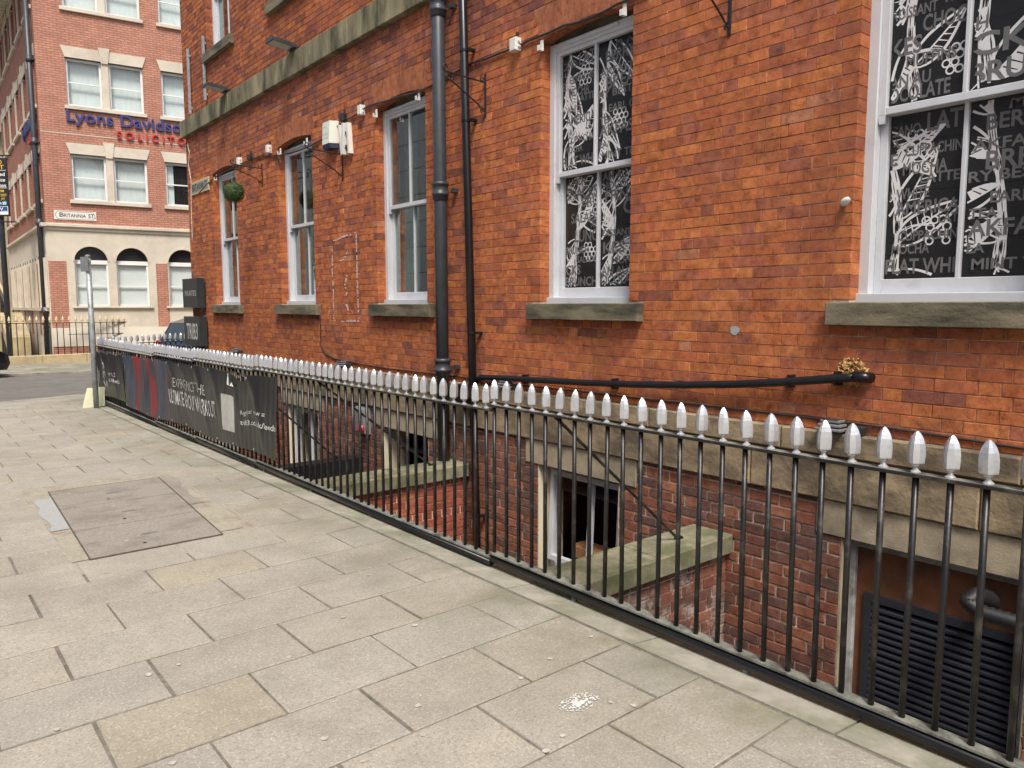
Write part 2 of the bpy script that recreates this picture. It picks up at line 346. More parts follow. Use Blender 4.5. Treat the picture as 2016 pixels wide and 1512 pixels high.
for q in ([(-30, -30), (-1.75, -30), (-1.75, 16.2), (-30, 16.2)], [(-1.75, -30), (2.76, -30), (2.76, .9), (-1.75, .9)]): mb.add([(x, y, gz(y)) for x, y in q], [(0, 1, 2, 3)])
mb.build("plain_paving", M['slab_p'], pav)
# slabs, courses across the pavement
CD, CL, JT = .4585, .642, .0135
cov = [ong(*p) for p in ((97, 969), (312, 941), (436, 1052), (179, 1101))]
cx0, cx1, cy0, cy1 = 0.985, 1.985, 5.68, 8.12
KX = 2.775
full = {}
def slab(x0, x1, y0, y1):
    if x1 - x0 < .03 or y1 - y0 < .03: return
    w, d = x1 - x0 - JT, y1 - y0 - JT; key = (round(w, 3), round(d, 3), random.randint(0, 2))
    if key not in full:
        b = MB(); e = .003; j = lambda: ru(-.003, .003)
        top = [(-w / 2 + e, -d / 2 + e, 0), (w / 2 - e, -d / 2 + e, 0), (w / 2 - e, d / 2 - e, 0), (-w / 2 + e, d / 2 - e, 0)]
        rim = [(-w / 2 + j(), -d / 2 + j(), -.004), (w / 2 + j(), -d / 2 + j(), -.004), (w / 2 + j(), d / 2 + j(), -.004), (-w / 2 + j(), d / 2 + j(), -.004)]
        bot = [(x, y, -.02) for x, y, z in rim]
        b.add(top + rim + bot, [(0, 1, 2, 3)] + [(i, i + 4, (i + 1) % 4 + 4, (i + 1) % 4) for i in range(4)] + [(i + 4, i + 8, (i + 1) % 4 + 8, (i + 1) % 4 + 4) for i in range(4)])
        full[key] = b.mesh("slab", M['slab_o'])
    xc, yc = (x0 + x1) / 2, (y0 + y1) / 2; k = ru(.94, 1.05); warm = ru(-.007, .007)
    c = (.362 * k + warm, .337 * k, .286 * k - warm)
    if rnd() < .05: c = (.37 * k, .335 * k, .262 * k)
    put("slab", full[key], pav, (xc, yc, gz(yc) + ru(-.001, .0015)), (math.atan(-.0075) + ru(-.004, .004), ru(-.004, .004), ru(-.003, .003)), c)
row = 0; y = 2.452 - 4 * CD
ref = 1.531 * 1.018 - .045                                     # a joint seen in the course starting near y 2.9
Ys = []
while y < 16.2: Ys.append(y); y += CD
for i, y0 in enumerate(Ys):
    y1 = min(y0 + CD, 16.2)
    off = (ref + (CL / 2 if i % 2 else 0)) % CL
    x = -1.75; edges = [x]; k = math.ceil((x - off) / CL) * CL + off
    while k < KX - .12:
        if k - edges[-1] > .1: edges.append(k + ru(-.008, .008))
        k += CL
    edges.append(KX)
    for a, b in zip(edges[:-1], edges[1:]):
        if y1 > cy0 + .05 and y0 < cy1 - .05 and b > cx0 - .1 and a < cx1 + .1:      # around the access cover
            if a < cx0 - .1: slab(a, cx0 - .12, y0, y1)
            if b > cx1 + .1: slab(cx1 + .14, b, y0, y1)
        else: slab(a, b, y0, y1)
# kerb strip under the railing
ky = -2.6; kmb = {}
while ky < A1:
    L = ru(.95, 1.3); y1 = min(ky + L, A1)
    b = MB(); w0, w1 = KX + .008, LX
    P = lambda x, y, z: (x, y, gz(y) + z)
    e = .006
    b.hexa([P(w0 + e, ky + e, .002), P(w1, ky + e, -.028), P(w1, y1 - e, -.028), P(w0 + e, y1 - e, .002), P(w0, ky, -.3), P(w1, ky, -.3), P(w1, y1, -.3), P(w0, y1, -.3)])
    b.build("kerb_stone", M['kerb'], pav); ky = y1
# street pavement beyond the rail end
mb = MB(); curbslab(lambda x: near_kerb(x) - .3, near_kerb, -.3, .0, mb); mb.build("street_kerb", M['kerb'], pav)
mb = MB()
for q in strip(lambda x: 16.21 if x < LX else A1 + .02, lambda x: near_kerb(x) - .31, -30, 60, 18): mb.add([(x, y, gz(y)) for x, y in q], [(0, 1, 2, 3)])
mb.build("street_paving", M['slab_p'], pav)
fp = thing("far_pavement", "narrow paved footway across the street below the office railing", "pavement"); fp["kind"] = "structure"; del fp["category"]
mb = MB(); curbslab(lambda x: far_kerb(x) + .15, lambda x: far_kerb(x) + 40, -.3, .0, mb); mb.build("paving", M['slab_p'], fp)
for i in range(26):
    b = MB(); x0 = -8 + i * .93; curbslab(far_kerb, lambda x: far_kerb(x) + .14, -.3, .012, b, x0, x0 + .915, 1); b.build("kerb_stone", M['kerb'], fp)
for i in range(14):
    b = MB(); x0 = -2 + i * .92
    for r_ in range(3):
        curbslab(lambda x: far_kerb(x) + .16 + r_ * 1.35, lambda x: far_kerb(x) + .16 + r_ * 1.35 + 1.335, -.01, .008 + ru(0, .004), b, x0 + r_ * .3, x0 + r_ * .3 + .908, 1)
    b.build("slab", M['slab_p'], fp)
rmk = thing("road_markings", "worn white lane lines and yellow edge line on the street", "road marking"); rmk["kind"] = "structure"; del rmk["category"]
def rline(a, b, w, mat):
    P, Q = ong(*a), ong(*b); d = (Q - P); d.z = 0; d.normalize(); n = Vector((-d.y, d.x, 0)) * w / 2
    bb = MB(); bb.add([(q.x, q.y, gz(q.y) - .096) for q in (P - n, Q - n, Q + n, P + n)], [(0, 1, 2, 3)]); bb.build("painted_line", mat, rmk)
for a, b, w in (((-40, 757), (185, 748), .14), ((-60, 752.5), (150, 745.5), .22), ((15, 760), (90, 757), .12)): rline(a, b, w, M['roadwhite'])
rline((-60, 788), (330, 754), .07, M['roadyellow']); rline((-60, 791), (330, 757), .07, M['roadyellow'])
# access cover let into the paving
cv = thing("access_cover", "large rectangular concrete-filled access cover set into the pavement", "manhole cover", (1.5, 6.9, gz(6.9)))
P4 = lambda s, t: ((cov[0] * (1 - s) + cov[1] * s) * (1 - t) + (cov[3] * (1 - s) + cov[2] * s) * t)
mb = MB(); q = [P4(-.45, -.17), P4(1.5, -.17), P4(1.5, 1.12), P4(-.45, 1.12)]; mb.add([(p.x, p.y, gz(p.y) - .003) for p in q], [(0, 1, 2, 3)]); mb.build("bedding", M['patch2'], cv)
for e_ in (((-.012, -.008), (1.012, -.008), (1.012, .0), (-.012, .0)), ((-.012, 1.0), (1.012, 1.0), (1.012, 1.008), (-.012, 1.008)), ((-.014, .0), (-.002, .0), (-.002, 1.0), (-.014, 1.0)), ((1.002, .0), (1.014, .0), (1.014, 1.0), (1.002, 1.0))):
    b = MB(); b.add([(p.x, p.y, gz(p.y) + .0032) for p in (P4(*k) for k in e_)], [(0, 1, 2, 3)]); b.build("cover_frame", plain('rusty_frame', (.10, .085, .07), .8, .3, 20, .2, 60), cv)
for i in range(3):
    t0, t1 = i / 3 + .004, (i + 1) / 3 - .004; b = MB(); q = [P4(.0, t1), P4(1, t1), P4(1, t0), P4(.0, t0)]
    b.hexa([(p.x, p.y, gz(p.y) + .003) for p in q] + [(p.x, p.y, gz(p.y) - .05) for p in q]); b.build("cover_plate", M['concrete'], cv)
    for s0, w_ in ((.5, .13), (.42, .025)):
        b = MB(); q = [P4(s0 - w_ / 2, (t0 + t1) / 2 + (.1 if w_ < .1 else 0) + .012), P4(s0 + w_ / 2, (t0 + t1) / 2 + (.1 if w_ < .1 else 0) + .012), P4(s0 + w_ / 2, (t0 + t1) / 2 + (.1 if w_ < .1 else 0)), P4(s0 - w_ / 2, (t0 + t1) / 2 + (.1 if w_ < .1 else 0))]
        b.add([(p.x, p.y, gz(p.y) + .006) for p in q], [(0, 1, 2, 3)]); b.build("lifting_slot", M['darkbox' if w_ < .1 else 'lightgrey'], cv)
for s0, s1, t0, t1, mt in ((-.16, -.012, .12, .62, 'patch'), (-.15, -.012, .63, 1.0, 'patch2'), (1.012, 1.15, .0, .55, 'concrete'), (1.012, 1.2, .56, .97, 'patch2')):
    b = MB(); n = 7; L = [P4(s0 + ru(-.02, .03) if s0 < 0 else s0, t0 + (t1 - t0) * i / n) for i in range(n + 1)]; R_ = [P4(s1 if s0 < 0 else s1 + ru(-.05, .02), t0 + (t1 - t0) * i / n) for i in range(n + 1)]
    b.add([(p.x, p.y, gz(p.y) + .002) for p in L + R_], [(i, i + 1, n + 2 + i, n + 1 + i) for i in range(n)]); b.build("mortar_fillet", M[mt], cv)
mb = MB()
for _ in range(95):                                     # trodden gum and paint flecks
    x, y = ru(-.8, 2.7), 2.0 + 10 * rnd() ** 1.6; r = ru(.006, .017); z = gz(y) + .0055; k = 7; ph = rnd() * 6
    mb.add([(x + r * math.cos(ph + 6.283 * i / k) * ru(.7, 1.2), y + r * math.sin(ph + 6.283 * i / k) * ru(.7, 1.2), z - .0075 * r * math.sin(ph + 6.283 * i / k)) for i in range(k)], [tuple(range(k))])
mb.build("gum_spots", plain('old_gum', (.46, .435, .375), .9, .25, 40, 0), None, kind="stuff", label="pale flattened gum spots scattered over the paving")
c0 = ong(1140, 1385); mb = MB()
for _ in range(260):
    a, r0 = rnd() * 6.28, .085 * rnd() ** .6; x, y = c0.x + r0 * math.cos(a) * 1.2, c0.y + r0 * math.sin(a) * .8
    r = ru(.0012, .0085) * (1.25 - r0 * 8); k = 6; mb.add([(x + r * math.cos(6.283 * i / k) * ru(.5, 1.4), y + r * math.sin(6.283 * i / k) * ru(.5, 1.3), gz(y) + .0068) for i in range(k)], [tuple(range(k))])
mb.build("paint_splash", plain('worn_white_paint', (.66, .65, .62), .8, .12, 60, .2, 90), None, **tagd("small splash of white paint on a near paving slab", "paint splash"))

# ================================================================== THE RED BRICK BUILDING
bld = thing("brick_building", "large red brick building with white sash windows and stone string course", "building", (W, 6, 0))
YC = 15.45                                              # far corner
COURSE, JV = .0765, .0050
WIN = [(12.86, 14.02), (9.93, 11.10), (7.09, 8.18), (4.125, 5.205), (1.215, 2.30)]
Z0, Z1 = 1.675, 3.99                                    # sill top, window head
UZ0, UZ1 = 6.06, 8.1
ARCH = .285
ops = [(a, b, Z0, Z1, 'g') for a, b in WIN] + [(a, b, UZ0, UZ1, 'u') for a, b in WIN]
def brick_colour(u, v, kind='f'):
    r = rnd()
    if kind == 'f':
        dark = .025 + (.12 if v > 4.1 else 0) + (.10 if u > 8 and v > 2.2 else 0) + (.12 if abs(u - 6.45) < .7 else 0)
        if r < dark: c = (.23, .080, .052) if rnd() < .45 else (.28, .092, .054)
        elif r < dark + .16: c = (.345, .110, .060)
        elif r < dark + .42: c = (.400, .118, .050)
        elif r < dark + .435: c = (.43, .175, .095)
        elif r < .84: c = (.450, .138, .050)
        else: c = (.475, .158, .054)
        k = ru(.84, 1.12)
        if v > 4.2: k *= .88
        if v > 4.2 and v < 4.9: c = (c[0] * .88, c[1] * .92, c[2] * 1.12)
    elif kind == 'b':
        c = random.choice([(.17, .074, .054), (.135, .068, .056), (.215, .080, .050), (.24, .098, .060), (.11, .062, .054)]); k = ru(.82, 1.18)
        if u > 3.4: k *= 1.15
    else:
        c = random.choice([(.40, .105, .06), (.36, .09, .055), (.44, .135, .075)]); k = ru(.85, 1.1)
    return tuple(x * k for x in c)
def lay(F, u0, u1, v0, v1, holes, arches=(), course=COURSE, S=.2265, Hd=.1085, j=JV, kind='f', deep=.112, seed=0, bond='flemish', rough=.0012):
    """courses of bricks as (ua, ub, va, vb, depth, colour)"""
    out = []; v = v0; i = 0
    while v < v1 - .01:
        va, vb = v + j / 2, min(v + course, v1) - j / 2; vm = (va + vb) / 2
        cuts = []
        for h in holes:
            a, b, z0, z1 = h[:4]
            if vb > z0 + .002 and va < z1 - .002: cuts.append((a, b, z0, z1, len(h) > 4))
        segs = [(u0, u1, False, False, va, vb)]
        for a, b, z0, z1, dp in cuts:
            ns = []
            for s in segs:
                if s[1] <= a or s[0] >= b or s[5] - s[4] < .9 * (vb - va): ns.append(s); continue
                if a - s[0] > .02: ns.append((s[0], a, s[2], dp, va, vb))
                if s[1] - b > .02: ns.append((b, s[1], dp, s[3], va, vb))
                if va < z0 - .018: ns.append((max(a, s[0]), min(b, s[1]), 0, 0, va, z0 - .002))
                if vb > z1 + .018: ns.append((max(a, s[0]), min(b, s[1]), 0, 0, z1 + .002, vb))
            segs = ns
        for a, b, z0, hgt, sk in arches:
            if z0 - .01 < vm < z0 + hgt:
                e = sk * (vm - z0) / hgt; ns = []
                for s in segs:
                    if s[1] <= a - e or s[0] >= b + e: ns.append(s); continue
                    if a - e - s[0] > .02: ns.append((s[0], a - e, s[2], 0, s[4], s[5]))
                    if s[1] - b - e > .02: ns.append((b + e, s[1], 0, s[3], s[4], s[5]))
                segs = ns
        per = S + Hd + 2 * j
        if bond == 'flemish': pat = [S, Hd]; off = 0 if i % 2 else (S + j) / 2 + (Hd + j) / 2
        else: pat = [S] if i % 4 else [Hd]; per = sum(pat) + j; off = 0 if i % 2 else per / 2
        for s in segs:
            x = math.floor((s[0] - off) / per) * per + off + ru(-.006, .006); k = 0; pcs = []
            while x < s[1]:
                L = pat[k % len(pat)]; pcs.append([max(x, s[0]), min(x + L, s[1])]); x += L + j; k += 1
            pcs = [p for p in pcs if p[1] > s[0] + .001 and p[0] < s[1] and p[1] - p[0] > .004]
            if len(pcs) > 1 and pcs[0][1] - pcs[0][0] < .05: pcs[1][0] = pcs[0][0]; pcs.pop(0)
            if len(pcs) > 1 and pcs[-1][1] - pcs[-1][0] < .05: pcs[-2][1] = pcs[-1][1]; pcs.pop()
            if pcs: pcs[0][0] = s[0]; pcs[-1][1] = s[1]
            for q, p in enumerate(pcs):
                d = deep if (q == 0 and s[2]) or (q == len(pcs) - 1 and s[3]) else .022
                out.append((p[0], p[1], s[4], s[5], d, brick_colour((p[0] + p[1]) / 2, vm, kind)))
        v += course; i += 1
    return out
def brick_verts(a, b, v0, v1, d, n1, rough, F, ctr=None):
    e = .0022; j = lambda: ru(-rough, rough); P = (lambda u, v, n: F.P(u, v, n)) if ctr is None else (lambda u, v, n: F.P(u, v, n) - ctr)
    t = n1 + ru(-.0016, .0016)
    f = [(a + e + j(), v0 + e + j()), (b - e + j(), v0 + e + j()), (b - e + j(), v1 - e + j()), (a + e + j(), v1 - e + j())]
    return [P(u, v, t) for u, v in f] + [P(a, v0, t - .004), P(b, v0, t - .004), P(b, v1, t - .004), P(a, v1, t - .004)] + [P(a, v0, n1 - d), P(b, v0, n1 - d), P(b, v1, n1 - d), P(a, v1, n1 - d)]
BF = [(0, 1, 2, 3)] + [(i, i + 4, (i + 1) % 4 + 4, (i + 1) % 4) for i in range(4)] + [(i + 4, i + 8, (i + 1) % 4 + 8, (i + 1) % 4 + 4) for i in range(4)]
def lay_out(F, bricks, parent, name, n_single, size_of, rough=.0012, n1=0.0, matt='brick'):
    """the n_single that show largest as objects, the rest as one part"""
    order = sorted(range(len(bricks)), key=lambda i: -size_of(bricks[i])); single = set(order[:n_single]); rest = MB(); cache = {}
    for i, (a, b, v0, v1, d, c) in enumerate(bricks):
        if i in single:
            key = (round(b - a, 3), round(v1 - v0, 4), d, random.randint(0, 3))
            if key not in cache:
                m_ = MB(); h, w_ = (v1 - v0) / 2, (b - a) / 2; G = Frame((0, 0, 0), F.U, F.N); m_.add(brick_verts(-w_, w_, -h, h, d, 0, rough, G), BF); cache[key] = m_.mesh(name, M[matt + '_o'])
            put(name, cache[key], parent, F.P((a + b) / 2, (v0 + v1) / 2, n1), None, c)
        else: rest.add(brick_verts(a, b, v0, v1, d, n1, rough, F), BF, col=c)
    if rest.f: o = rest.build(name + "_courses", M[matt + '_a'], parent); o["kind"] = "stuff"
def seen_size(F):
    def f(b):
        u, v = (b[0] + b[1]) / 2, (b[2] + b[3]) / 2; p = F.P(u, v) - EYE; z = p.dot(FW)
        if z < .3: return 0
        x, y = CX + F_PX * p.dot(RT) / z, CY - F_PX * p.dot(UP) / z
        if not (-10 < x < 2026 and -10 < y < 1522): return 0
        return (b[1] - b[0]) * (b[3] - b[2]) * abs(p.dot(F.N)) / z ** 3 * 1000 * (.35 if b[3] < .4 else 1)
    return f
PLT, PLB = .85, .40                                      # plinth top / bottom
SCB, SCT = 4.855, 5.165                                  # string course
sills = [(a - .155, b + .12, Z0 - .145, Z0) for a, b in WIN] + [(a - .155, b + .12, UZ0 - .15, UZ0) for a, b in WIN]
SK = .10
arches = [(a, b, z1, ARCH, SK) for a, b, z0, z1, k in ops]
TOPV = PLT + COURSE * 106
br = lay(FAC, -2.5, YC, PLT, SCB, [o[:5] for o in ops] + sills, arches)
br += lay(FAC, -2.5, YC, SCT, TOPV, [o[:5] for o in ops] + sills, arches)
lay_out(FAC, br, bld, "brick", 290, seen_size(FAC))
def core(F, u0, u1, v0, v1, holes, n0, n1, name, mat, parent):
    U = sorted({u0, u1} | {x for h in holes for x in h[:2] if u0 < x < u1}); V = sorted({v0, v1} | {x for h in holes for x in h[2:4] if v0 < x < v1}); mb = MB()
    inside = lambda u, v: any(h[0] < u < h[1] and h[2] < v < h[3] for h in holes)
    cell = lambda i, k: 0 <= i < len(U) - 1 and 0 <= k < len(V) - 1 and not inside((U[i] + U[i + 1]) / 2, (V[k] + V[k + 1]) / 2)
    for i in range(len(U) - 1):
        for k in range(len(V) - 1):
            if not cell(i, k): continue
            a, b, c, d = U[i], U[i + 1], V[k], V[k + 1]; q = [(a, c), (b, c), (b, d), (a, d)]
            mb.add([F.P(*p, n1) for p in q], [(0, 1, 2, 3)], uv=q); mb.add([F.P(*p, n0) for p in q], [(3, 2, 1, 0)], uv=q)
            for (di, dk), e in (((-1, 0), (0, 3)), ((1, 0), (1, 2)), ((0, -1), (0, 1)), ((0, 1), (3, 2))):
                if not cell(i + di, k + dk):
                    p, r = q[e[0]], q[e[1]]; mb.add([F.P(*p, n1), F.P(*r, n1), F.P(*r, n0), F.P(*p, n0)], [(0, 1, 2, 3)], uv=[p, r, (r[0] + n0, r[1]), (p[0] + n0, p[1])])
    return mb.build(name, mat, parent)
core(FAC, -2.5, YC - .008, PLB - .02, TOPV, [(a - .005, b + .005, z0 - .06, z1 + ARCH * .5) for a, b, z0, z1, k in ops], -.34, -.0065, "wall", M['mortar'], bld)
mb = MB(); e1 = Vector((math.sin(math.radians(66)), math.cos(math.radians(66)), 0))             # end wall round the corner and roof slab
EW = Frame((W, YC, 0), e1, (-e1.y, e1.x, 0)); mb.fbox(EW, .0, 9, -2.2, TOPV, -.3, -.002); mb.fbox(FAC, -2.5, YC + 3, TOPV + .002, TOPV + .3, -6, .2)
mb.build("end_wall", bricktex('end_brick', (.36, .105, .04), (.24, .08, .04), (.3, .2, .14), .2265, .0765, .005), bld)
# gauged arches
for (a, b, z0, hgt, sk) in arches:
    if z0 > 5 and a < 6: continue
    n = 15; rise = .055
    for i in range(n):
        P = []
        for t in (i / n, (i + 1) / n):
            s = .0022 if t == i / n else -.0022
            P.append((a + (b - a) * t + s, z0 + rise * (1 - (2 * t - 1) ** 2)))
        Q = [(a - sk + (b - a + 2 * sk) * t + s_, z0 + hgt + rise * .35 * (1 - (2 * t - 1) ** 2)) for t, s_ in ((i / n, .0022), ((i + 1) / n, -.0022))]
        mb = MB(); n1 = ru(.0, .002); o4 = [P[0], P[1], Q[1], Q[0]]; k_ = ru(.88, 1.1); c = (.365 * k_, .128 * k_, .062 * k_)
        mb.hexa([FAC.P(u, v, n1) for u, v in o4] + [FAC.P(u, v, -.112) for u, v in o4]); o = mb.build("arch_brick", M['brick_o'], bld); o.color = (*c, 1)
# sills and string course stones
for u0, u1, v0, v1 in sills:
    if v0 > 5 and u0 < 6: continue
    mb = MB(); mb.fbox(FAC, u0, u1, v0, v1, -.2, .075, ch=.006); mb.build("window_sill", M['sill'], bld)
u = -2.5
while u < YC:
    L = ru(1.1, 1.5); u1 = min(u + L, YC + .07); u1 = YC + .07 if YC - u1 < .4 else u1
    mb = MB(); mb.fbox(FAC, u, u1 - .004, SCB + ru(0, .003), SCT, -.1, .075 + ru(-.002, .002), ch=.008); mb.build("string_stone", M['string'], bld); u = u1
# plinth: moulded top course, then ashlar
for v0, v1, n1, Lr, nm in ((PLT - .155, PLT, .055, (1.0, 1.5), "plinth_cap_stone"), (PLB, PLT - .157, .035, (.9, 1.6), "ashlar_block")):
    u = -2.5
    while u < YC:
        u1 = min(u + ru(*Lr), YC + .03); u1 = YC + .03 if YC - u1 < .4 else u1
        mb = MB(); mb.fbox(FAC, u, u1 - .005, v0 + .002, v1 - .002, -.1, n1 + ru(-.004, .004), ch=.009); mb.build(nm, M['plinth'], bld); u = u1

def sash_window(F, a, b, z0, z1, kind, prints=None):
    n = -.112; fr = MB(); w = .062
    fr.fbox(F, a - .03, a + w, z0 + .055, z1 - .012, n - .14, n, ch=.004); fr.fbox(F, b - w, b + .03, z0 + .055, z1 - .012, n - .14, n, ch=.004)
    fr.fbox(F, a + w, b - w, z1 - .085, z1 - .012, n - .14, n - .002, ch=.004); fr.fbox(F, a - .03, b + .03, z0 - .02, z0 + .055, n - .14, n + .03, ch=.004)
    fr.fbox(F, a + .25, b - .25, z1 - .055, z1 - .03, n - .002, n + .018)                         # trickle vent
    win = fr.build("window", M['white'], bld); zm = (z0 + z1) / 2
    mb = MB(); mb.fbox(F, a - .03, b + .03, z1 - .011, z1 + .12, n - .12, n - .06); mb.build("head_shade_panel", M['sill'], win)  # dark panel added in place of the shadow above the frame
    for nm, s0, s1, nn, br_, tr in (("upper_sash", zm - .02, z1 - .075, n - .018, .045, .045), ("lower_sash", z0 + .055, zm + .02, n - .066, .088, .04)):
        mb = MB(); A, B = a + w, b - w; d = .042
        mb.fbox(F, A, A + .046, s0, s1, nn - d, nn, ch=.003); mb.fbox(F, B - .046, B, s0, s1, nn - d, nn, ch=.003)
        mb.fbox(F, A + .046, B - .046, s0, s0 + br_, nn - d, nn - .001, ch=.003); mb.fbox(F, A + .046, B - .046, s1 - tr, s1, nn - d, nn - .001, ch=.003)
        c = (A + B) / 2; mb.fbox(F, c - .012, c + .012, s0 + br_, s1 - tr, nn - d + .004, nn - .004, ch=.003)
        if nm == "upper_sash":
            for q0, q1 in ((A, A + .046), (B - .046, B)):
                mb.prism([(q0, s0), (q1, s0), (q1 - .008, s0 - .05), (q0 + .008, s0 - .05)], lambda u, v: F.P(u, v, nn - d), lambda u, v: F.P(u, v, nn))
        mb.build(nm, M['white'], win)
        for k, (p0, p1) in enumerate(((c + .012, B - .046), (A + .046, c - .012))):               # k 0 = left pane as seen
            g = MB(); g.fbox(F, p0 - .004, p1 + .004, s0 + br_ - .004, s1 - tr + .004, nn - .026, nn - .022)
            g.build("pane", M['glass_d' if kind == 'print' else 'glass'], win)
            if kind == 'print':
                f_ = MB(); nf = nn - .039; q = [(p0 - .003, s0 + br_ - .003), (p1 + .003, s0 + br_ - .003), (p1 + .003, s1 - tr + .003), (p0 - .003, s1 - tr + .003)]
                f_.add([F.P(u, v, nf) for u, v in q], [(0, 1, 2, 3)])
                wd_, ht = p1 - p0, s1 - tr - s0 - br_
                fn = lambda s, t, dpt: F.P(p1 - s, s0 + br_ + t, nf + LAYER[0])
                artwork(f_, fn, wd_, ht, prints[0 if nm == "upper_sash" else 1][k], prints[2] + k * 7 + (3 if nm == "upper_sash" else 0))
                f_.build("printed_film", [M['film'], M['print_g'], M['print_w']], win)
    return win
def leaf(mb, fn, x, y, L, ang, wdt, clip, solid=True, lw=.0125):
    ca, sa = math.cos(ang), math.sin(ang); n = 14; cv_ = ru(-.25, .25)
    T = lambda p, q: (x + p * ca - (q + cv_ * p * p / L) * sa, y + p * sa + (q + cv_ * p * p / L) * ca); prof = lambda t: wdt * L * math.sin(math.pi * t ** .75) * (1 - .3 * t)
    sg = random.choice((1, -1))
    if solid:                                            # one half cut solid, with dark veins
        ribbon(mb, fn, [T(L * i / n, sg * prof(i / n) * .5) for i in range(n + 1)], [prof(i / n) * .98 + .002 for i in range(n + 1)], 2, clip)
        for i in range(2, 12):
            t = i / 13; ribbon(mb, fn, [T(L * t, sg * prof(t) * .08), T(L * (t + .06), sg * prof(min(1, t + .05)) * .93)], [.0085, .005], 0, clip)
    for q in (1, -1): ribbon(mb, fn, [T(L * i / n, q * prof(i / n)) for i in range(n + 1)], [lw * (.7 + .7 * math.sin(math.pi * i / n)) for i in range(n + 1)], 2, clip)
    ribbon(mb, fn, [T(L * i / n * .97, 0) for i in range(n + 1)], lw * .8, 2, clip)
    if not solid or rnd() < .4:
        for i in range(2, 10): t = i / 11; ribbon(mb, fn, [T(L * t, 0), T(L * (t + .07), -sg * prof(min(1, t + .05)) * .8)], [lw * .7, lw * .35], 2, clip)
def artwork(mb, fn, w, h, words, seed):
    """grey words under a white hand-cut drawing of coffee branches, leaves and berries"""
    st = random.getstate(); random.seed(seed); clip = (.004, w - .004, .004, h - .004); LAYER[0] = .0006
    def branch(pts, wd0):
        n = len(pts); ws = [wd0 * (1 - .55 * i / n) * ru(.75, 1.25) for i in range(n)]; ribbon(mb, fn, pts, ws, 2, clip)
        for i in range(int(n * wd0 * 55)):
            k = random.randint(0, n - 2); a, b = pts[k]; c, d = pts[k + 1]; o_ = ru(-.35, .35) * wd0; ribbon(mb, fn, [(a + o_, b), ((a + c) / 2 + o_, (b + d) / 2), (c + o_, d)], [.002, ru(.004, .009), .002], 0, clip)
    x0 = ru(.15, .5) * w; tw = ru(-.3, .3); pts = [(x0 + w * (tw * i / 14 + .10 * math.sin(i * .33 + seed)), -.03 + h * 1.1 * i / 14) for i in range(15)]; branch(pts, .066)
    for k in (4, 10):
        a, b = pts[k]; ang = ru(.2, 1.0) if rnd() < .5 else ru(2.1, 2.9); q = [(a + .05 * i * math.cos(ang), b + .05 * i * math.sin(ang) - .004 * i * i) for i in range(6)]; branch(q, .02)
        ex, ey = q[-1]; put_b = [(ex + dx * .047 + (.0235 if dy % 2 else 0) - .047, ey + dy * .041 - .05) for dy in range(-1, 3) for dx in range(0, 3)]
        for bx, by in put_b:
            if rnd() < .82:
                r = ru(.020, .0235); ribbon(mb, fn, [(bx + r * math.cos(6.283 * i / 12), by + r * math.sin(6.283 * i / 12)) for i in range(13)], .0095, 2, clip)
    for k in ((0, 1, 3, 4, 6, 7, 9, 10, 11, 13) if seed < 31 else (1, 3, 5, 7, 9, 12)):
        a, b = pts[k]; leaf(mb, fn, a, b, ru(.36, .60), random.choice((ru(-2.6, -1.7), ru(-1.4, -.5), ru(.4, 1.2), ru(1.9, 2.7))), ru(.13, .20), clip, rnd() < .6)
    for s, x, y, cap, wid in words:
        LAYER[0] += 1.6e-5; put_text(mb, fn, s, x * w, y * h, cap, wid * w if wid else None, bold=.022, mi=1, clip=clip)
    random.setstate(st)
def col_words(lines, h):
    return lines
UL = [("CANO", .0, .875, .062, .42), ("LAT", .50, .88, .105, .46), ("A", .0, .80, .06, None), ("CUPPACHIN", .22, .745, .062, .76), ("E", .02, .70, .07, None), ("MOCHA", .20, .635, .072, .60), ("LATTE", .45, .575, .058, .52), ("T WHITE", .0, .49, .062, .58), ("AMERICA", .12, .395, .078, .86), ("LAT", .72, .33, .055, .26), ("CUPPACHIN", .18, .235, .058, .80), ("MOCHA", .10, .155, .06, .52), ("FLAT WHI", .02, .035, .088, .95)]
UR = [("MIN", .45, .93, .07, .5), ("BERRY", .2, .83, .085, .78), ("AKFAST", .05, .72, .06, .9), ("BREA", .22, .61, .10, .76), ("RY BEST", .02, .545, .06, .9), ("EARL G", .3, .42, .062, .68), ("TEA", .05, .335, .058, .35), ("AKFAS", .05, .235, .092, .9), ("EA", .05, .14, .055, .22), ("MINT TE", .12, .045, .062, .86)]
LL = [("UNCH", .1, .92, .065, .5), ("SNACKS", .02, .80, .10, .95), ("BRU", .5, .725, .075, .5), ("SALAD", .18, .585, .085, .72), ("AN", .78, .53, .06, .2), ("LUNC", .3, .415, .10, .68), ("BRUNCH", .03, .31, .065, .68), ("SALADS", .36, .225, .058, .6), ("CKS", .03, .12, .085, .45), ("BRUNCH", .02, .02, .078, .95)]
LR = [("AN AU", .05, .92, .07, .65), ("HOCOLA", .05, .84, .065, .9), ("FFINS", .12, .735, .095, .8), ("C", .62, .62, .12, None), ("OISSANT", .05, .44, .055, .8), ("CH", .62, .36, .075, .35), ("KES", .08, .295, .095, .6), ("MUFFI", .32, .2, .062, .66), ("AN AU", .03, .105, .075, .74), ("OCOLAT", .03, .03, .075, .95)]
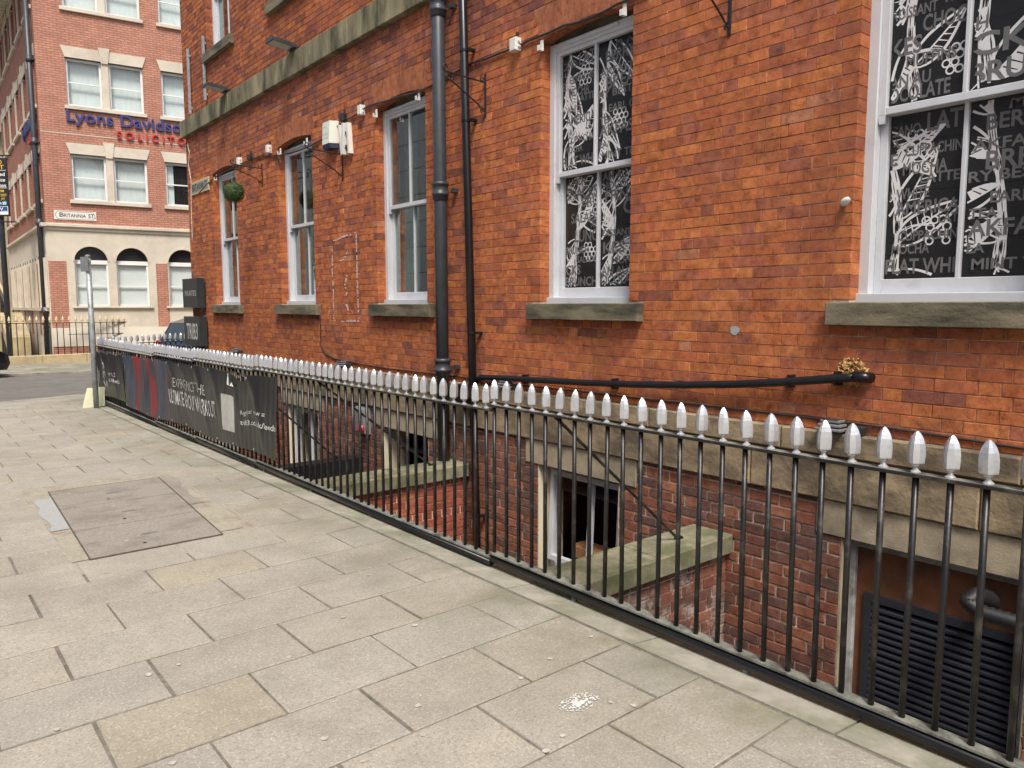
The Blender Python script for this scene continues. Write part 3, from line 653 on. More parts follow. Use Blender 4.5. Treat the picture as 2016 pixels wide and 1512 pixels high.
for i, (a, b) in enumerate(WIN):
    if i == 3: sash_window(FAC, a, b, Z0, Z1, 'print', ([UL, UR], [LL, LR], 11))
    elif i == 4: sash_window(FAC, a, b, Z0, Z1, 'print', ([[("ROISSANT", .0, .50, .06, .6), ("PAN", .7, .53, .085, .3), ("CHOC", .42, .40, .09, .56), ("KES", .0, .29, .10, .42), ("MUFFINS", .22, .215, .065, .66), ("AN AU", .0, .11, .068, .56), ("OCOLATE", .0, .025, .085, .82)], [("LU", .6, .65, .11, .35), ("BRUNC", .04, .50, .08, .85), ("SA", .75, .41, .065, .22), ("H", .04, .33, .07, None), ("CKS", .0, .19, .12, .9), ("BRUN", .0, .04, .11, .95)]], [UL, [(s, x, y, c, w_) for s, x, y, c, w_ in UR]], 31))
    else: sash_window(FAC, a, b, Z0, Z1, 'clear')
    if i < 3: sash_window(FAC, a, b, UZ0, UZ1, 'clear')
# rooms behind the clear windows
mb = MB(); RB = W + 3.6
mb.box((W + .345, -2.4, 1.2), (RB, YC - .4, 1.25)); mb.box((RB, -2.4, 1.2), (RB + .1, YC - .4, 9)); mb.box((W + .345, -2.4, 4.4), (RB, YC - .4, 4.45)); mb.box((W + .345, YC - .45, 1.25), (RB, YC - .4, 9))
mb.box((W + .345, 6.3, 1.26), (RB, 6.35, 9)); mb.build("room_shell", plain('room_plaster', (.42, .44, .43), .9, .1, 2, 0), bld)
def curtain(u0, u1, v0, v1, n, mat, amp=.02):
    mb = MB(); k = 26; V = []
    for i in range(k + 1):
        u = u0 + (u1 - u0) * i / k; d = n + amp * math.sin(i * 1.9) + amp * .4 * math.sin(i * 4.3); V += [FAC.P(u, v0, d), FAC.P(u, v1, d)]
    mb.add(V, [(2 * i, 2 * i + 2, 2 * i + 3, 2 * i + 1) for i in range(k)]); mb.build("curtain", mat, bld, True)
cur = plain('pale_curtain', (.58, .66, .64), .9, .08, 3, 0); tan = plain('tan_blind', (.40, .31, .24), .9, .08, 3, 0)
for (a, b) in WIN[:3]:
    curtain(b - .42, b - .02, Z0 + .05, Z0 + 1.16, -.34, cur); curtain(b - .36, b - .06, Z0 + 1.17, Z1, -.36, tan, .008)
    curtain(a + .0, b, UZ0 + .05, UZ1, -.36, cur)

# ------------------------------------------------------------------ basement storey and lightwell
BW = [(9.95, 11.06), (7.10, 8.15), (4.196, 5.23), (1.22, 2.285)]; BH, BB = .168, -1.55
blint = [(a - .19, b + .17, BH, PLB) for a, b in BW]
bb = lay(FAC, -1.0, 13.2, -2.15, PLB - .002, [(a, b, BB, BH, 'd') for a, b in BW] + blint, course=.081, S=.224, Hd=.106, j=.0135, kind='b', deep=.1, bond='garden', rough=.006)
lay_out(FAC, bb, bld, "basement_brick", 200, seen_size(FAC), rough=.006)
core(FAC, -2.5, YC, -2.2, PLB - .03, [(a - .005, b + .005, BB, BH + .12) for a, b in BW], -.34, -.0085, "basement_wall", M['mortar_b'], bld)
for (a, b), (l0, l1, lz0, lz1) in zip(BW, blint):
    mb = MB(); mb.fbox(FAC, l0 + .004, l1 - .004, lz0, lz1 - .003, -.12, .012, ch=.006); mb.build("lintel", M['lintel'], bld)
    mb = MB()                                           # painted reveals
    mb.fbox(FAC, b - .012, b - .0008, BB, BH - .003, -.30, -.004); mb.fbox(FAC, a + .0008, a + .012, BB, BH - .003, -.30, -.004); mb.fbox(FAC, a, b, BB - .08, BB, -.3, .05)
    mb.build("painted_reveal", M['lintel'] if a < 2 else M['cream'], bld)
mb = MB(); mb.box((W + .35, -2.3, -2.2), (W + 3, 13, -2.15)); mb.box((W + 3, -2.3, -2.2), (W + 3.1, 13, .3)); mb.box((W + .35, -2.3, .32), (W + 3, 13, .36)); mb.box((W + .35, 12.9, -2.1), (W + 3, 13, .3)); mb.build("cellar_shell", M['black'], bld)  # walls coloured black to stand for the unlit cellar
# window 0 : white casement; window 2 : white tilted casement
def casement(a, b, z0, z1, n, tilt=0.0, mid=None):
    fr = MB()
    for q in ((a + .012, a + .06, z0, z1), (b - .06, b - .012, z0, z1), (a + .06, b - .06, z1 - .05, z1), (a + .06, b - .06, z0, z0 + .05)): fr.fbox(FAC, *q, n - .07, n, ch=.004)
    win = fr.build("basement_window", M['white'], bld)
    mb = MB(); h = z1 - z0 - .1; zb = (mid or z0) + .05; h = z1 - .05 - zb; G = Frame(FAC.P(0, zb, n + .02), FAC.U, FAC.N)
    SH = lambda u, v, nn: G.P(u, v, nn + tilt * (h - v))
    def bx(u0, u1, v0, v1): mb.hexa([SH(*q, .02) for q in ((u0, v0), (u1, v0), (u1, v1), (u0, v1))] + [SH(*q, -.03) for q in ((u0, v0), (u1, v0), (u1, v1), (u0, v1))])
    A, B = a + .065, b - .065
    bx(A, A + .045, 0, h); bx(B - .045, B, 0, h); bx(A + .045, B - .045, 0, .05); bx(A + .045, B - .045, h - .05, h)
    c = A + (B - A) * .42; bx(c - .02, c + .02, .05, h - .05); mb.build("casement", M['white'], win)
    for p0, p1 in ((A + .045, c - .02), (c + .02, B - .045)):
        g = MB(); q = ((p0, .05), (p1, .05), (p1, h - .05), (p0, h - .05)); g.hexa([SH(*k, .0) for k in q] + [SH(*k, -.006) for k in q]); g.build("pane", M['glass_d'], win)
    return win
casement(BW[0][0], BW[0][1], BB, BH, -.14); casement(BW[2][0], BW[2][1], BB, BH, -.15, .045, -.80)
mb = MB(); mb.fbox(FAC, BW[0][0] + .3, BW[0][1] - .1, BB, BH, -.34, -.32); mb.build("blind", plain('office_blind', (.55, .53, .42), .9, .08, 4, 0), bld)
mb = MB(); mb.fbox(FAC, BW[2][0] + .02, BW[2][0] + .8, -.72, -.60, -.42, -.22, ch=.01); mb.build("timber_worktop", plain('warm_timber', (.36, .18, .075), .6, .2, 4, .1, 60, stretch=(6, 1, 6)), bld)
# window 3 : louvred vent under a brown board
a, b = BW[3]; fr = MB()
for q in ((a + .012, a + .055, BB, BH - .02), (b - .055, b - .012, BB, BH - .02), (a + .055, b - .055, BH - .065, BH - .02)): fr.fbox(FAC, *q, -.17, -.10, ch=.004)
lv = fr.build("louvre_window", plain('grey_frame_paint', (.40, .41, .40), .6, .15, 6, .1, 40, dirt=(.16, .16, .15), dirtscale=5), bld)
mb = MB(); mb.fbox(FAC, a + .055, b - .055, BH - .36, BH - .065, -.16, -.135); mb.fbox(FAC, b - .115, b - .055, -.95, BH - .36, -.16, -.135); mb.build("brown_board", plain('brown_board', (.16, .062, .024), .7, .3, 5, .2, 50, dirt=(.075, .035, .02), dirtscale=4), lv)
mb = MB(); l0, l1, t0, t1 = a + .055, b - .115, -1.02, BH - .36
mb.fbox(FAC, l0, l1, t1 - .05, t1, -.16, -.11); mb.fbox(FAC, l1 - .05, l1, t0, t1 - .05, -.16, -.11); mb.fbox(FAC, l0, l1 - .05, t0, t0 + .03, -.16, -.11); lm = plain('black_louvre_paint', (.030, .033, .042), .34, .2, 8, .05, 40); mb.build("louvre_frame", lm, lv)
n = 16
for i in range(n):
    v = t0 + .04 + (t1 - .06 - t0 - .04) * i / n; mb = MB(); F = FAC; d = (t1 - t0 - .1) / n
    mb.hexa([F.P(l0, v, -.112), F.P(l1 - .05, v, -.112), F.P(l1 - .05, v + d * .35, -.112), F.P(l0, v + d * .35, -.112), F.P(l0, v + d * .55, -.17), F.P(l1 - .05, v + d * .55, -.17), F.P(l1 - .05, v + d * 1.05, -.17), F.P(l0, v + d * 1.05, -.17)]); mb.build("louvre_slat", lm, lv)
hs = MB(); P0 = [onx(x, y, W + dx) for x, y, dx in ((2060, 1245, -.16), (1990, 1222, -.18), (1930, 1205, -.2), (1905, 1185, -.2), (1925, 1170, -.15), (1950, 1180, -.05), (1950, 1195, .08))]
pts = []
for i in range(len(P0) - 1):
    for k in range(8): pts.append(P0[i].lerp(P0[i + 1], k / 8))
hs.tube(pts, [.046 if i % 2 else .039 for i in range(len(pts))], 12); hs.build("flexible_duct", plain('black_ducting', (.012, .012, .014), .55, .2, 8, 0), None, True, **tagd("black ribbed flexible duct looping out of the louvred basement window", "duct"))
# lightwell: floor, retaining wall, far end
sheet("lightwell_floor", [[(LX - .05, A0), (W + .3, A0), (W + .3, A1), (LX - .05, A1)]], M['patch'], -2.05, kind="structure")
rw = thing("retaining_wall", "brick retaining wall under the pavement edge of the lightwell", "wall", (LX, 6, -2.1)); rw["kind"] = "structure"; del rw["category"]
mb = MB(); RF = Frame((LX + .16, 0, 0), (0, 1, 0), (1, 0, 0)); mb.fbox(RF, A0, A1, -2.2, -.42, -.15, 0)
mb.fbox(Frame((0, A1 + .2, 0), (1, 0, 0), (0, -1, 0)), LX, W + .3, -2.2, -.16, -.2, 0); mb.build("wall_face", bricktex('well_brick', (.2, .085, .055), (.14, .07, .05), (.4, .34, .27), .235, .081, .011), rw)
def cross_wall(y0, y1, label, kind, mort, z=0.0):
    cw = thing("cross_wall", label, "wall", ((LX + W) / 2, (y0 + y1) / 2, -2.1), "low walls crossing the lightwell")
    FF = Frame((LX + .02, y0 + .06, 0), (1, 0, 0), (0, -1, 0)); L = W - LX - .03
    lay_out(FF, lay(FF, .0, L, -1.5, z - .14, [], course=.081, S=.222, Hd=.106, j=.012, kind=kind, bond='garden', rough=.004), cw, "brick", 110, seen_size(FF), rough=.004, matt='salt' if kind == 'b' else 'brick')
    mb = MB(); mb.fbox(FF, -.0, L, -2.1, z - .141, -(y1 - y0 - .12), -.01); mb.build("wall_core", mort, cw)
    for k in range(2):
        mb = MB(); a_, b_ = LX - .04 + k * (W - LX) / 2, LX - .045 + (k + 1) * (W - LX + .03) / 2; mb.fbox(Frame((0, y0, 0), (1, 0, 0), (0, -1, 0)), a_, b_ - .003, z - .139, z, -(y1 - y0), 0, ch=.01); mb.build("coping_stone", M['coping'], cw)
    return cw
cross_wall(6.29, 6.64, "stone-capped red brick cross wall in the lightwell behind the grey downpipe", 'r', M['mortar_w'])
cross_wall(3.07, 3.42, "nearest stone-capped cross wall in the lightwell, dark brick with white salt stains", 'b', M['mortar_b'], .0)
mb = MB(); mb.fbox(Frame((0, 8.62, 0), (1, 0, 0), (0, -1, 0)), LX, W - .01, -.50, -.29, -.2, 0, ch=.006); bm_ = mb.build("steel_beam", M['steelblack'], None, **tagd("black steel box beam spanning the lightwell below a basement window", "beam"))
mb = MB(); mb.box((W - .14, 8.60, -.80), (W - .012, 8.83, -.502), ch=.006); mb.build("bearing_plate", M['steelblack'], bm_)
p0 = onx(708, 828, W - .09); ab = thing("bell_box", "grey and red bell box on the basement brickwork behind the railing", "alarm box", (W - .05, p0.y, p0.z))
mb = MB(); mb.fbox(FAC, p0.y - .13, p0.y + .13, p0.z - .17, p0.z + .17, .0, .10, ch=.03); mb.build("case", M['lightgrey'], ab)
mb = MB(); mb.lathe((W - .10, p0.y - .06, p0.z - .10), [(.075, 0), (.075, .015), (.045, .045), (.0, .055)], 14, axis=(-1, 0, 0)); mb.build("red_lens", plain('red_plastic', (.35, .012, .02), .35, .1, 4, 0), ab, True)

# ------------------------------------------------------------------ railing along the lightwell
bar_mb = MB(); bar_mb.tube([(0, 0, 0), (0, 0, .985)], .0125, 10); BAR = bar_mb.mesh("bar", M['iron'], True)
FIN = MB().lathe((0, 0, 0), [(.0, 0), (.019, .001), (.019, .006), (.011, .013), (.0085, .022), (.010, .026), (.016, .029), (.016, .035), (.012, .038)], 12)
FIN.lathe((0, 0, .038), [(.012, 0), (.0300, .0005), (.0316, .006), (.0330, .030), (.0328, .054), (.0296, .078), (.0228, .098), (.0132, .114), (.0048, .123), (.0, .125)], 8, star=.78)
FIN = FIN.mesh("finial", M['silver'])
FINF = FIN
def railing(label, P, Q, zt, n0=.06, sp=.124, braces=(), feet=True, finial=FIN, group="railing panels round the lightwell", extra=True):
    P, Q = Vector(P), Vector(Q); L = (Q - P).length; d = (Q - P) / L; nrm = Vector((-d.y, d.x, 0)); nrm = nrm if nrm.x < 0 else -nrm
    t = thing("railing", label, "railing", (P.x, P.y, zt - 1.0), group); G = Frame((P.x, P.y, zt), d, nrm)
    mb = MB(); mb.fbox(G, 0, L, -.014, 0, -.027, .027, ch=.002); mb.add([G.P(.004, .0006, -.025), G.P(L - .004, .0006, -.025), G.P(L - .004, .0006, .0235), G.P(.004, .0006, .0235)], [(0, 1, 2, 3)], 1); mb.build("top_rail", [M['iron'], M['raildust']], t)
    mb = MB(); mb.fbox(G, 0, L, -1.0, -.986, -.03, .026, ch=.002); mb.build("bottom_rail", M['raildust'], t)
    if extra: mb = MB(); mb.tube([G.P(.02, -1.032, .004), G.P(L - .02, -1.032, .004)], .027, 12); mb.build("bottom_tube", M['pipe_b'], t, True)
    u = n0; k = 0
    while u < L - .02:
        b_ = put("bar", BAR, t, G.P(u, -.988 - .0, 0), (ru(-.005, .005), ru(-.004, .004), 0)); put("finial", finial, b_, G.P(u, .0, 0), (ru(-.03, .03), ru(-.03, .03), ru(-.25, .25))); u += sp + ru(-.0025, .0025)
    if feet:
        u = .5
        while u < L:
            p = G.P(u, -1.0, -.01); mb = MB(); mb.tube([(p.x, p.y, p.z - .001), (p.x - .012, p.y, gz(p.y) - .05)], [.014, .02], 8); mb.build("foot", M['raildust'], t); u += 1.15
    for (y_, x1, z1) in braces:
        mb = MB(); mb.tube([(RX + .02, y_, zt - .02), (x1, y_ + .02, z1)], .011, 8); mb.tube([(x1 - .03, y_ + .02, z1 + .006), (x1 + .04, y_ + .02, z1 + .002)], .016, 8); mb.build("brace", M['iron'], t)
    return t
railing("nearest long panel of black railing with silver spear finials", (RX, -.9, 0), (RX, 3.835, 0), 1.015, n0=.108, braces=[(3.24, 4.24, .0)])
railing("long panel of black railing behind the grey downpipe, right of the banner", (RX, 3.815, 0), (RX, 7.95, 0), .983, n0=.067, braces=[(6.45, 4.27, .0)])
railing("short black railing panel at the right end of the large banner", (RX, 7.93, 0), (RX, 10.02, 0), .966, braces=[(8.72, 4.3, -.27)])
railing("short black railing panel behind the middle of the large banner", (RX, 10.0, 0), (RX, 11.93, 0), .947)
railing("farthest long panel of black railing, behind the small banner", (RX, 11.91, 0), (RX, 15.83, 0), .921)
railing("return panel of black railing at the street corner, past the sign boxes", (RX + .03, 15.84, 0), (RX + .03 + 4.6 * e1.x, 15.84 + 4.6 * e1.y, 0), .935, feet=False, sp=.128)

# ------------------------------------------------------------------ banners tied to the railing
bn = plain('black_pvc_banner', (.017, .018, .019), .34, .25, 3, .12, 14, spec=.5)
def bdisp(u, t, w, seed):                                 # pull folds from eyelets, sag against the bars
    s = .0022 * math.sin(u * 2 * math.pi / .124 + seed) * (1 + .8 * math.sin(u * 1.3))
    for k in range(int(w / .62) + 1):
        e = k * .62; s += .046 * math.exp(-((u - e - .34 * (1 - t)) / .07) ** 2) * (t ** .8) * (.6 + .4 * math.sin(k * 2.1 + seed))
        s += .034 * math.exp(-((u - e + .22 * (1 - t)) / .06) ** 2) * (t ** 1.6)
    return s * .8 + .018 * math.sin(u * 1.1 + seed + 2 * t) + .006 * math.sin(u * 5.3 + 4 * t)
def banner(name, label, ya, yb, zl, zr, h, seed, panelmat=None, pan=None, texts=(), corner=False, emblem=None):
    """ya > yb: from the left edge as seen to the right; u runs rightwards"""
    w = ya - yb; t = thing(name, label, "banner", (RX - .03, (ya + yb) / 2, .1), "banners tied to the railing"); nu, nv = int(w / .035), 26; mb = MB(); V = []
    def top(u):
        k = (u % .62) / .62; z = zl + (zr - zl) * u / w - .028 * math.sin(math.pi * k)
        if corner: z -= .085 * math.exp(-((u - w + .95) / .30) ** 2)
        return z
    def S(u, v, dd=0):                                    # v 0 bottom .. 1 top
        z1 = top(u); z0 = zl + (zr - zl) * u / w - h + .018 * math.sin(u * 2.3 + seed); return Vector((RX - .034 - bdisp(u, v, w, seed) - dd, ya - u, z0 + (z1 - z0) * v))
    for i in range(nu + 1):
        for k in range(nv + 1): V.append(S(w * i / nu, k / nv))
    f = [(i * (nv + 1) + k, (i + 1) * (nv + 1) + k, (i + 1) * (nv + 1) + k + 1, i * (nv + 1) + k + 1) for i in range(nu) for k in range(nv)]
    mb.add(V, f)
    if panelmat: mb.m = [1 if pan[0] < w * (j // nv + .5) / nu < pan[1] else 0 for j in range(nu * nv)]
    mb.build("cloth", [bn] + ([panelmat] if panelmat else []), t, True)
    lmat = plain('banner_print', (.55, .55, .54), .5, .1, 30, 0, dirt=(.2, .2, .2), dirtscale=12, dpos=(.55, .75))
    for s, u, v, cap, wid, bold in texts:
        lm = MB(); put_text(lm, lambda a, b, dpt: S(a, b / h, .0065), s, u, v * h, cap, wid, bold=bold)
        lm.build("lettering", lmat, t)
    if emblem: emblem(t, S, h)
    ey = MB()
    for k in range(int(w / .62) + 1):
        for v in (.965, .03): p = S(min(max(k * .62, .03), w - .03), v, .003); ey = MB(); ey.lathe(p, [(.0, 0), (.012, 0), (.012, .003), (.006, .004), (0, .004)], 10, axis=(-1, 0, 0)); ey.build("eyelet", M['silver'], t)
    return t, S, w
def blot():
    m, t, b = newmat('faded_figure_print'); g = N(t, "ShaderNodeNewGeometry").outputs["Position"]
    n1 = noise(t, g, 2.3, 3, .5, (1, 1.0, .45)); c = ramp(t, n1, [(.3, (.02, .024, .034)), (.52, (.055, .065, .09)), (.7, (.03, .033, .045))])
    n2 = noise(t, g, 2.0, 3, .55, (1, 1.15, .38)); c = mix(t, ramp(t, n2, [(.52, 0.0), (.60, .95)]), c, (.22, .018, .024))
    c = mix(t, ramp(t, noise(t, g, 26, 2, .5, (1, 1, .03)), [(.5, 0.0), (.7, .35)]), c, (.10, .11, .13))
    lk(t, c, b.inputs["Base Color"]); b.inputs["Roughness"].default_value = .5; return m
def qr_panel(t, S, h):                                    # pale label panel, left blank
    b = MB(); n = 8; u0, u1, v0, v1 = 4.62, 5.02, .19, .69; V = [S(u0 + (u1 - u0) * i / n, v0 + (v1 - v0) * k / n, .0022) for i in range(n + 1) for k in range(n + 1)]
    b.add(V, [(i * (n + 1) + k, (i + 1) * (n + 1) + k, (i + 1) * (n + 1) + k + 1, i * (n + 1) + k + 1) for i in range(n) for k in range(n)]); b.build("label_panel", plain('pale_label', (.50, .50, .47), .55, .12, 12, 0), t, True)
    b = MB(); w = 6.27; p = [S(w - 1.42, .985, .004), S(w - 1.42, .83, .012), S(w - 1.20, .86, .02)]; b.add(p, [(0, 1, 2)]); b.add([q + Vector((.003, 0, 0)) for q in p], [(2, 1, 0)]); b.build("folded_corner", M['print_w'], t)
yl, yr = onx(246, 700, RX - .04).y, onx(541, 740, RX - .04).y
banner("banner", "large black gym banner with white lettering and red figure print", yl, yr, .872, .955, .87, 1.3, blot(), (.05, 2.35), [
    ("EXPERIENCE THE", 2.62, .60, .135, 1.38, -.012), ("ULTIMATE GROUP WORKOUT", 2.40, .315, .20, 1.98, .012), ("Register now at", 5.22, .50, .055, .72, .004), ("trib3.co.uk/leeds", 5.22, .35, .062, .98, .016)], corner=True, emblem=qr_panel)
def leafmark(t, S, h):
    b = MB(); st = random.getstate(); random.seed(4); fn = lambda a, q, d: S(a, q / h, .0022)
    for i in range(34):
        v = ru(.10, .82); hw = .17 * math.sin(math.pi * min(1, (v / .86) ** 1.3)) ; a = .62 + ru(-hw, hw) + (.45 - v) * .05
        ribbon(b, fn, [(a, v * h * .9), (a + ru(-.06, .06), v * h * .9 + ru(.02, .07)), (a + ru(-.08, .08), v * h * .9 + ru(.05, .12))], ru(.010, .03))
    b.build("emblem", M['print_w'], t); random.setstate(st)
banner("banner", "small black banner with white leaf emblem beside the signpost", onx(188, 690, RX - .04).y, onx(243, 700, RX - .04).y, .825, .86, .80, 4.4, None, None,
       [("trib3", 1.05, .50, .07, .5, .004), ("co.uk/leeds", .98, .36, .075, .85, .014), ("//", .08, .30, .22, .12, .002)], emblem=leafmark)

# ------------------------------------------------------------------ pipes on the facade
def wp(x, y, dx=0.0): return onx(x, y, W - dx)
dp = thing("downpipe", "thick grey cast-iron downpipe beside the third window", "downpipe", (W - .12, 6.8, 0))
pA, pB = wp(862, 20, .13), wp(871.5, 720, .13); dr = (pB - pA) / (pB.z - pA.z); at = lambda z: pA + dr * (z - pA.z)
mb = MB(); mb.tube([at(8.5), at(3.0), at(-.02)], .066, 20); mb.build("pipe", M['pipe_g'], dp, True)
for yy in (14, 376, 722):
    c = wp(862 + (yy - 20) * .0136, yy, .13); mb = MB()
    mb.lathe((c.x, c.y, c.z - .1), [(.066, 0), (.078, .004), (.078, .05), (.088, .055), (.088, .075), (.080, .08), (.080, .15), (.089, .155), (.089, .185), (.067, .19)], 20); mb.build("collar", M['pipe_g'], dp, True)
    for sg_ in (-1, 1): mb = MB(); mb.box((W - .06, c.y + sg_ * .115 - .03, c.z - .025), (W - .004, c.y + sg_ * .115 + .03, c.z + .025), ch=.006); mb.build("ear_bracket", M['pipe_g'], dp)
bp = thing("downpipe", "thin glossy black plastic downpipe right of the thick grey pipe", "downpipe", (W - .08, 6.2, 0))
qA, qB = wp(911, 0, .08), wp(929, 690, .08); ds = (qB - qA) / (qB.z - qA.z); aq = lambda z: qA + ds * (z - qA.z)
mb = MB(); mb.tube([aq(8), aq(3), aq(-2.0)], .041, 16); mb.build("pipe", M['pipe_b'], bp, True)
for yy in (100, 238, 655, 1013):
    c = wp(911 + yy * .026, yy, .08) if yy < 900 else aq(.0 - .5); mb = MB(); mb.lathe((c.x, c.y, c.z - .015), [(.042, 0), (.048, .003), (.048, .027), (.042, .03)], 16); mb.box((c.x, c.y - .085, c.z - .012), (W - .003, c.y - .045, c.z + .012)); mb.build("pipe_clip", M['pipe_b'], bp)
c = wp(921, 778, .08); mb = MB(); mb.prism([(-.15, .11), (.12, .11), (.12, -.02), (.06, -.10), (-.06, -.10), (-.15, -.0)], lambda u, v: (c.x + .07, c.y - u, c.z + v), lambda u, v: (c.x - .09, c.y - u, c.z + v)); mb.build("hopper", M['pipe_b'], bp)
pts = [wp(x, y, .065) for x, y in ((937, 752), (946, 743), (990, 744.5), (1060, 748.5), (1150, 753.5), (1250, 757), (1350, 758), (1450, 756.5), (1540, 752.5), (1620, 747), (1665, 744), (1688, 742))]
wpipe = thing("waste_pipe", "sagging black plastic waste pipe running along the wall above the railing", "pipe", tuple(pts[5]))
mb = MB(); mb.tube(pts, .028, 14); mb.tube([pts[-1] + Vector((-.004, .02, 0)), pts[-1] + Vector((0, -.045, 0)), pts[-1] + Vector((.05, -.06, -.004))], .034, 14); mb.build("pipe", M['pipe_b'], wpipe, True)
for x, y in ((1030, 747), (1206, 756), (1553, 751), (1645, 746)):
    p = wp(x, y, .065); mb = MB(); mb.tube([p + Vector((0, .012, 0)), p - Vector((0, .012, 0))], .0315, 14); mb.box((p.x - .006, p.y - .012, p.z - .042), (W - .003, p.y + .012, p.z - .026)); mb.box((p.x - .006, p.y - .012, p.z + .026), (W - .003, p.y + .012, p.z + .044)); mb.build("pipe_clip", M['pipe_b'], wpipe)
f0 = wp(1672, 737, .05); mb = MB()
for _ in range(170):
    a = rnd() * 6.28; r = .085 * rnd() ** .5; p = Vector((W - ru(.005, .07) * (1.1 - r / .085) - .004, f0.y + r * math.cos(a) * 1.05, f0.z + .01 + r * math.sin(a) * 1.05))
    q = [p + Vector((ru(-.016, .016), ru(-.018, .018), ru(-.018, .018))) for _ in range(4)]; mb.add(q, [(0, 1, 2), (0, 2, 3), (0, 3, 1), (1, 3, 2)])
mb.build("expanding_foam", plain('cured_foam', (.52, .34, .13), .95, .3, 30, .5, 80), None, **tagd("crumbly yellow foam round the end of the black waste pipe", "foam"))
# ------------------------------------------------------------------ scrolled hanging brackets
def bracket(label, x, y0, y1, L, F=None, uz=None):
    """flat bar on the wall from picture row y0 to y1, arm and stay reaching out"""
    if uz is None: A, B = wp(x, y0), wp(x, y1); u, z1, z0 = A.y, A.z, B.z
    else: u, z1, z0 = uz
    F = F or FAC; h = z1 - z0; t = thing("hanging_bracket", label, "bracket", F.P(u, z0, 0), "scrolled iron hanging brackets on the brick building")
    mb = MB(); mb.fbox(F, u - .012, u + .012, z0, z1, .001, .009, ch=.001); mb.build("wall_plate", M['blackiron'], t)
    za = z1 - .08; scroll = lambda cn, cz, r, a0, sg: [F.P(u, cz + r * (1 - .06 * i) * math.sin(a0 + sg * i * .45), cn + r * (1 - .06 * i) * math.cos(a0 + sg * i * .45)) for i in range(14)]
    mb = MB(); mb.tube([F.P(u, za, .008), F.P(u, za + .01, L * .5), F.P(u, za + .02, L)] + scroll(L, za + .06, .04, -math.pi / 2, 1), .0075, 7); mb.build("arm", M['blackiron'], t)
    mb = MB(); mb.tube([F.P(u, z0 + .05, .03), F.P(u, z0 + .11, L * .2), F.P(u, za - .05, L * .88)] + scroll(L * .93, za - .03, .045, math.pi, -1), .0075, 7); mb.tube(scroll(.035, z0 + .06, .033, -1.2, 1), .0065, 6); mb.tube(scroll(.04, za + .03, .03, 1.0, -1), .0065, 6); mb.build("stay", M['blackiron'], t)
    return F, u, za, L
b1 = bracket("scrolled iron bracket holding the green topiary ball", 516, 322, 368, .46)
bracket("scrolled iron bracket below the white alarm box", 674, 292, 356, .48)
bracket("scrolled iron bracket between the downpipes and the first printed window", 956, 146, 231, .47)
bracket("scrolled iron bracket at the top edge between the two printed windows", 1440, -62, 70, .47)
bracket("scrolled iron bracket round the far corner beside the office windows", 0, 0, 0, .5, EW, (.35, 3.95, 3.5))
# topiary ball
F, u, za, L = b1; bc = F.P(u, za - .40, L - .005); tb = thing("topiary_ball", "round green topiary ball hanging from an iron bracket", "topiary", tuple(bc))
mb = MB()
for _ in range(2600):
    d = Vector((random.gauss(0, 1), random.gauss(0, 1), random.gauss(0, 1))).normalized(); r = .155 * ru(.86, 1.03); p = bc + d * r; s = ru(.008, .014)
    a = (d.orthogonal().normalized() + d * ru(-.4, .9)).normalized(); b_ = d.cross(a) * ru(.5, .9); a = Matrix.Rotation(rnd() * 6.28, 3, d) @ a; b_ = d.cross(a).normalized() * .5
    mb.add([p, p + (a + b_) * s, p + a * s * 2, p + (a - b_) * s], [(0, 1, 2, 3)])
mb.build("foliage", plain('box_leaves', (.055, .105, .026), .6, .5, 30, 0), tb)
mb = MB(); mb.lathe((bc.x, bc.y, bc.z - .135), [(.0, 0), (.075, .018), (.12, .06), (.135, .135), (.12, .21), (.075, .252), (0, .27)], 14); mb.build("core", plain('dark_moss', (.018, .03, .01), .9, .3, 30, 0), tb)
mb = MB(); tip = F.P(u, za + .02, L - .01)
for k in (-.05, .05): mb.tube([tip, bc + Vector((k * .6, k, .13))], .0025, 5)
mb.build("chain", M['blackiron'], tb)
# ------------------------------------------------------------------ small fittings
def cable(label, pxs, r, dx, mat, sag=0):
    pts = [wp(x, y, dx) for x, y in pxs]; out = []
    for i in range(len(pts) - 1):
        for k in range(4): t = k / 4; p = pts[i].lerp(pts[i + 1], t); p.z -= sag * math.sin(math.pi * t); out.append(p)
    out.append(pts[-1]); mb = MB(); mb.tube(out, r, 6); return mb.build("cable", mat, None, True, **tagd(label, "cable"))
cable("thick black cable looping above the window arches", [(392, 380), (408, 362), (425, 347), (470, 323), (500, 312), (515, 306), (545, 306), (575, 300), (606, 289), (640, 270), (662, 250), (680, 236), (700, 226), (716, 213), (740, 204), (790, 189), (830, 178), (885, 147), (930, 124), (985, 104), (1012, 92), (1042, 79), (1110, 50), (1160, 36), (1215, 8), (1280, -22)], .011, .016, M['darkbox'], .006)
cable("thin black cable running along the wall just above the stone plinth", [(624, 600), (630, 614), (631, 676), (640, 696), (658, 706), (690, 713), (760, 725), (820, 732), (900, 741), (960, 751), (1040, 760), (1150, 772), (1300, 790), (1450, 806), (1600, 823), (1700, 836), (1800, 850), (1920, 868), (2060, 890)], .007, .010, M['darkbox'])
cable("white cable hanging down the far corner of the brick building", [(369, 283), (373, 300), (371, 325), (376, 355), (377, 420), (379, 480)], .006, .012, M['whiteplastic'])
